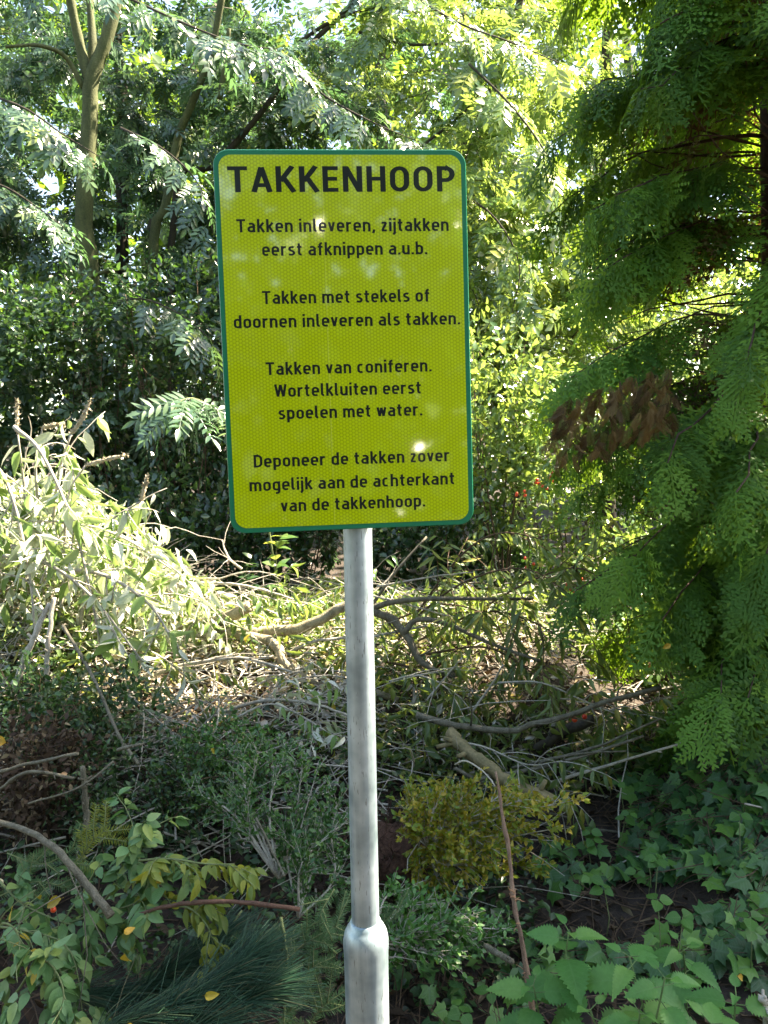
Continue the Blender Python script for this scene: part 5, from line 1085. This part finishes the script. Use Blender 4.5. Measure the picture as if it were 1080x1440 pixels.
def fir():
    rng = np.random.RandomState(92); NT = needle(w=.06)
    for bi, (a, m_, e, lb) in enumerate([((470, 1250), (450, 1290), (455, 1340), 'fir sprig beside the pole shoulder, uppermost'), ((400, 1440), (430, 1370), (470, 1345), 'fir sprig pointing right towards the pole sleeve'), ((395, 1400), (370, 1350), (365, 1310), 'fir sprig with paler needles left of the brown twig'),
                                      ((420, 1470), (450, 1420), (490, 1390), 'fir sprig at the bottom edge touching the pole sleeve'), ((400, 1350), (440, 1320), (478, 1300), 'flat fir sprig just left of the pole shoulder'), ((380, 1480), (400, 1430), (440, 1400), 'fir sprig hanging at the bottom edge left of the pole'),
                                      ((420, 1300), (400, 1330), (380, 1380), 'fir sprig drooping over the brown twig'), ((10, 1200), (60, 1215), (110, 1190), 'thin fir sprig at the left edge behind the grey branch'), ((0, 1260), (50, 1240), (100, 1250), 'lower fir sprig at the left edge behind the grey branch'), ((100, 1230), (125, 1190), (150, 1165), 'bright yellow-green fir sprig tip above the rose cuttings'),
                                      ((560, 1360), (530, 1310), (560, 1290), 'fir sprig on the ground behind the pole sleeve')]):
        Y = 1.85 if bi < 7 else 2.0 if bi < 10 else 2.1
        path = resample(A3((*a, Y), (*m_, Y - .03), (*e, Y - .02)), 12); b = path[0].copy(); t = root('fir_sprig', b, lb, 'cutting', 'fir sprigs on the pile front')
        mains = [path]
        for _ in range(7): j = rng.randint(2, 11); ax = unit(path[j] - path[j - 1]); s = unit(np.cross(ax, [0, -1, .3])) * (1 if _ % 2 else -1); mains.append(wander(path[j], unit(ax + s * .9 + rng.randn(3) * .1), rng.uniform(.05, .10), 5, .05, rng))
        V, F, U, _ = tubes([tube(x, .002, .001, 4) for x in mains], b); ob('stem', mk('stem', V, F, G['twig_green'], U), t)
        P_, D_ = [], []
        for x in mains:
            L = np.linalg.norm(np.diff(x, axis=0), axis=1).sum(); n = int(L / .0022)
            for k in range(n):
                f = k / n * (len(x) - 1.01); j = int(f); ax = unit(x[j + 1] - x[j]); s = unit(np.cross(ax, [0, -1, .3])) * (1 if k % 2 else -1)
                P_.append(x[j] + (x[j + 1] - x[j]) * (f - j)); D_.append(unit(s + ax * .45 + rng.randn(3) * .12))
        n = len(P_); M = frames(np.array(P_), np.array(D_), unit(rng.randn(n, 3) * .2 + [0, -1, .4]), rng.uniform(.014, .02, n))
        add_stuff_leaves(t, 'needles', [NT], M, G['fir'] if bi != 9 else G['yellowing'], b, rng)
fir()

# ================================================================== IVY, SEEDLINGS, NETTLES
def ivy():
    rng = np.random.RandomState(101); I = ivy_leaf()
    for gi, (lb, reg, n) in enumerate([
        ('ivy carpet climbing the bank under the conifer', lambda: (rng.uniform(870, 1090), rng.uniform(1045, 1230)), 290),
        ('ivy trailing over bare soil right of the tall thin stick', lambda: (rng.uniform(760, 1090), rng.uniform(1190, 1370)), 290),
        ('scattered ivy creeping on the ground between pole sleeve and nettles', lambda: (rng.uniform(570, 760), rng.uniform(1330, 1450)), 26)]):
        b = None; Ms = []; tw = []
        for k in range(n):
            px, py = reg(); d = CAMR @ np.array([(px - 540) / 1080, -(py - 720) / 1080, -1.0]); Y = 1.6
            for _ in range(200):
                q = d * (Y / d[1]) + [0, 0, EYE]
                if q[2] < gh(q[0], q[1]) + .05: break
                Y += .02
            q[2] += rng.uniform(-.02, .05); 
            if gi == 1 and math.sin(q[0] * 6) + math.sin(q[1] * 7) < -1.1: continue
            Ms.append(frames(q, unit(np.array([rng.randn() * .7, -.5 + rng.randn() * .3, rng.uniform(-.7, .1)])), unit(np.array([rng.randn() * .35, -.75, .8 + rng.randn() * .3])), rng.uniform(.05, .09))[0])
            g = np.array([q[0], q[1], float(gh(q[0], q[1]))]); o_ = rng.randn(2) * .12; g2 = np.array([q[0] + o_[0], q[1] + abs(o_[1]), 0]); g2[2] = float(gh(g2[0], g2[1])) + .01
            tw.append(tube(resample([g2, (g2 + q) / 2 + [0, 0, .02], Ms[-1][:3, 3]], 5), .0018, .0012, 4, cap=False))
        Ms = np.array(Ms); b = Ms[:, :3, 3].mean(0); b[2] = float(gh(b[0], b[1])); t = root('ivy_patch', b, lb, 'ivy', 'ivy on the ground at the lower right')
        me = tmpl('leaf', I, G['ivy']); leaf_objects(t, 'leaf', me, Ms, b); V, F, U, _ = tubes(tw, b); ob('vines', mk('vines', V, F, G['twig_brown'], U), t)['kind'] = 'stuff'
ivy()
def seedlings():
    rng = np.random.RandomState(111); me = tmpl('leaf', leaf(.8, 'ovate', 5, .08, .15, stalk=.1), G['elder'])
    for (px, py, Y, h, lb) in [(833, 1180, 2.75, .12, 'small bright seedling on bare soil above the ivy'), (910, 1195, 2.55, .16, 'bright three-leaved seedling among the ivy'), (925, 1210, 2.45, .12, 'green seedling in front of the three-leaved one'), (850, 1250, 2.35, .12, 'pale green seedling left of the lower ivy'), (925, 1265, 2.2, .12, 'yellow-green seedling in the middle of the ivy'), (1055, 1290, 2.1, .12, 'light green seedling at the right edge above the nettles'), (1040, 1145, 2.5, .1, 'tiny yellow-green seedling at the right edge'), (880, 1150, 2.8, .14, 'shaded seedling at the top of the ivy'), (690, 1395, 1.95, .12, 'low seedling left of the nettles'), (650, 1425, 1.9, .1, 'low seedling at the bottom beside the tall stick foot'), (870, 1100, 2.95, .14, 'seedling beside the ends of the bare sticks'), (960, 1290, 2.1, .1, 'seedling among the trailing ivy')]:
        q = at(px, py, Y); b = np.array([q[0], q[1], min(q[2] - .05, float(gh(q[0], q[1])))]); t = root('seedling', b, lb, 'seedling', 'ground seedlings by the ivy')
        V, F, U, _ = tubes([tube([b, (b + q) / 2 + rng.randn(3) * .01, q], .002, .0015, 5)], b); ob('stem', mk('stem', V, F, G['twig_green'], U), t)
        for j in range(rng.randint(1, 4)):
            c = q + rng.randn(3) * .035 * (j > 0); a0 = rng.uniform(0, 6.28)
            for k in range(3):
                a = a0 + k * 2.0; leaf_objects(t, 'leaf', me, frames(c, (math.cos(a), math.sin(a), -.1), unit(np.array([0, -.5, 1]) + rng.randn(3) * .15), rng.uniform(.035, .055)), b)
seedlings()
def nettles():
    rng = np.random.RandomState(121); NL = [serrate_leaf(.60, 12, .14), serrate_leaf(.52, 13, .2, .45), serrate_leaf(.66, 12, .1, .2)]; ms = [tmpl('leaf', x, G['nettle']) for x in NL]
    hairy = bark_mat('nettle_stem', (.06, .12, .04), (.12, .19, .07), 50, bump=.2)
    for i, (px, py, Y, s, lb) in enumerate([
        (800, 1310, 1.75, 1.05, 'nettle with large bright leaves, tallest of the clump'), (885, 1345, 1.65, 1.0, 'nettle in the middle of the clump'), (935, 1375, 1.5, .9, 'nettle in front with pale-streaked top leaves'),
        (1035, 1400, 1.6, .95, 'nettle at the right edge with a rounded top leaf'), (750, 1385, 1.7, 1.0, 'nettle leaning left over the tall stick foot'), (830, 1420, 1.6, .95, 'low nettle at the bottom edge under the tallest one'),
        (900, 1425, 1.5, .9, 'low nettle at the bottom edge, centre of the clump'), (1000, 1440, 1.45, .9, 'low nettle at the bottom right'), (960, 1330, 1.9, .8, 'small nettle behind the clump beside the ivy')]):
        top = at(px, py, Y); b = np.array([top[0] + rng.uniform(-.06, .06), top[1] + rng.uniform(0, .1), float(gh(top[0], top[1]))]); t = root('nettle', b, lb, 'nettle', 'nettles at the bottom right')
        path = resample([b, (b + top) / 2 + rng.randn(3) * .015, top], 14); V, F, U, _ = tubes([tube(path, .0035, .002, 5)], b); ob('stem', mk('stem', V, F, hairy, U), t)
        L = top[2] - b[2]; k = 0; d = 0.0; a = rng.uniform(0, 3.14)
        while d < L * .9 and k < 7:
            f = (1 - d / L) * 13 * .999; j = min(int(f), 12); q = path[j] + (path[j + 1] - path[j]) * (f - j); sz = [.04, .085, .115, .125, .12, .11, .1][k] * s
            for sgn in (0, math.pi):
                aa = a + sgn + rng.uniform(-.25, .25); dr = [.5, .15, -.1, -.25, -.35, -.4, -.4][k]
                D = unit(np.array([math.cos(aa), math.sin(aa), dr + rng.uniform(-.15, .15)])); st = q + D * .02
                leaf_objects(t, 'leaf', ms[rng.randint(3)], frames(st, D, unit(np.array([0, -.35, 1]) + rng.randn(3) * .15), sz * rng.uniform(.85, 1.12)), b)
                V, F, U, _ = tubes([tube([q, st + D * .005], .0014, .0012, 4, cap=False)], b); ob('leaf_stalk', mk('leaf_stalk', V, F, hairy, U), t)
            a += math.pi / 2 + rng.uniform(-.2, .2); d += [.02, .035, .05, .06, .07, .07, .07][k]; k += 1
nettles()

# ================================================================== SMALL ACCENTS
yl = tmpl('fallen_leaf', leaf(.6, 'ovate', 6, .3, .45, stalk=.15, wave=.03), G['yellow']); ra = np.random.RandomState(8)
for (px, py, Y, s, lb) in [(175, 1338, 1.68, .045, 'yellow leaf hanging lowest in the rose cuttings'), (172, 1315, 1.69, .03, 'small mottled yellow leaf above the lowest one'), (90, 1262, 1.8, .05, 'pale yellow crumpled leaf left of the grey branch end'), (225, 1245, 1.82, .03, 'orange-yellow leaf in the yellowing sprig'),
                          (12, 1045, 2.35, .06, 'orange-yellow leaf at the left edge'), (285, 1400, 1.62, .035, 'pale yellow leaf lying on the pine needles'), (180, 1436, 1.6, .03, 'yellow leaf at the bottom edge on the pine needles'), (295, 1052, 2.7, .03, 'small orange flower-like leaf in the dark clippings'), (945, 905, 2.6, .035, 'yellow-orange leaf among the conifer sprays'),
                          (1035, 1372, 1.75, .03, 'orange leaf tip beside the right-edge nettle'), (760, 800, 3.3, .06, 'backlit yellow leaf among the willow'), (470, 1000, 3.4, .04, 'yellow leaf on the pile left of the pole'), (345, 905, 3.7, .05, 'bright yellow-green leaf below the forked branch')]:
    M = frames(at(px, py, Y), unit(ra.randn(3) * [1, .4, 1]), unit(np.array([0, -1, .6]) + ra.randn(3) * .3), s)[0]
    tag(ob('fallen_leaf', yl, M=Matrix(M.tolist())), lb, 'leaf', 'single yellow leaves')
bmsh = bpy.data.meshes['berry']
for (px, py, Y, lb) in [(75, 1279, 1.8, 'single red rose hip left of the grey branch end'), (808, 1012, 3.2, 'red berry beside the hooked branch, left one'), (822, 1008, 3.2, 'red berry beside the hooked branch, right one')]:
    tag(ob('rose_hip', bmsh, M=Matrix.Translation(at(px, py, Y).tolist()) @ Matrix.Scale(.0075 if px < 100 else .012, 4)), lb, 'berry')
print('objects', len(bpy.data.objects), 'tris', sum(len(m.polygons) for m in bpy.data.meshes))
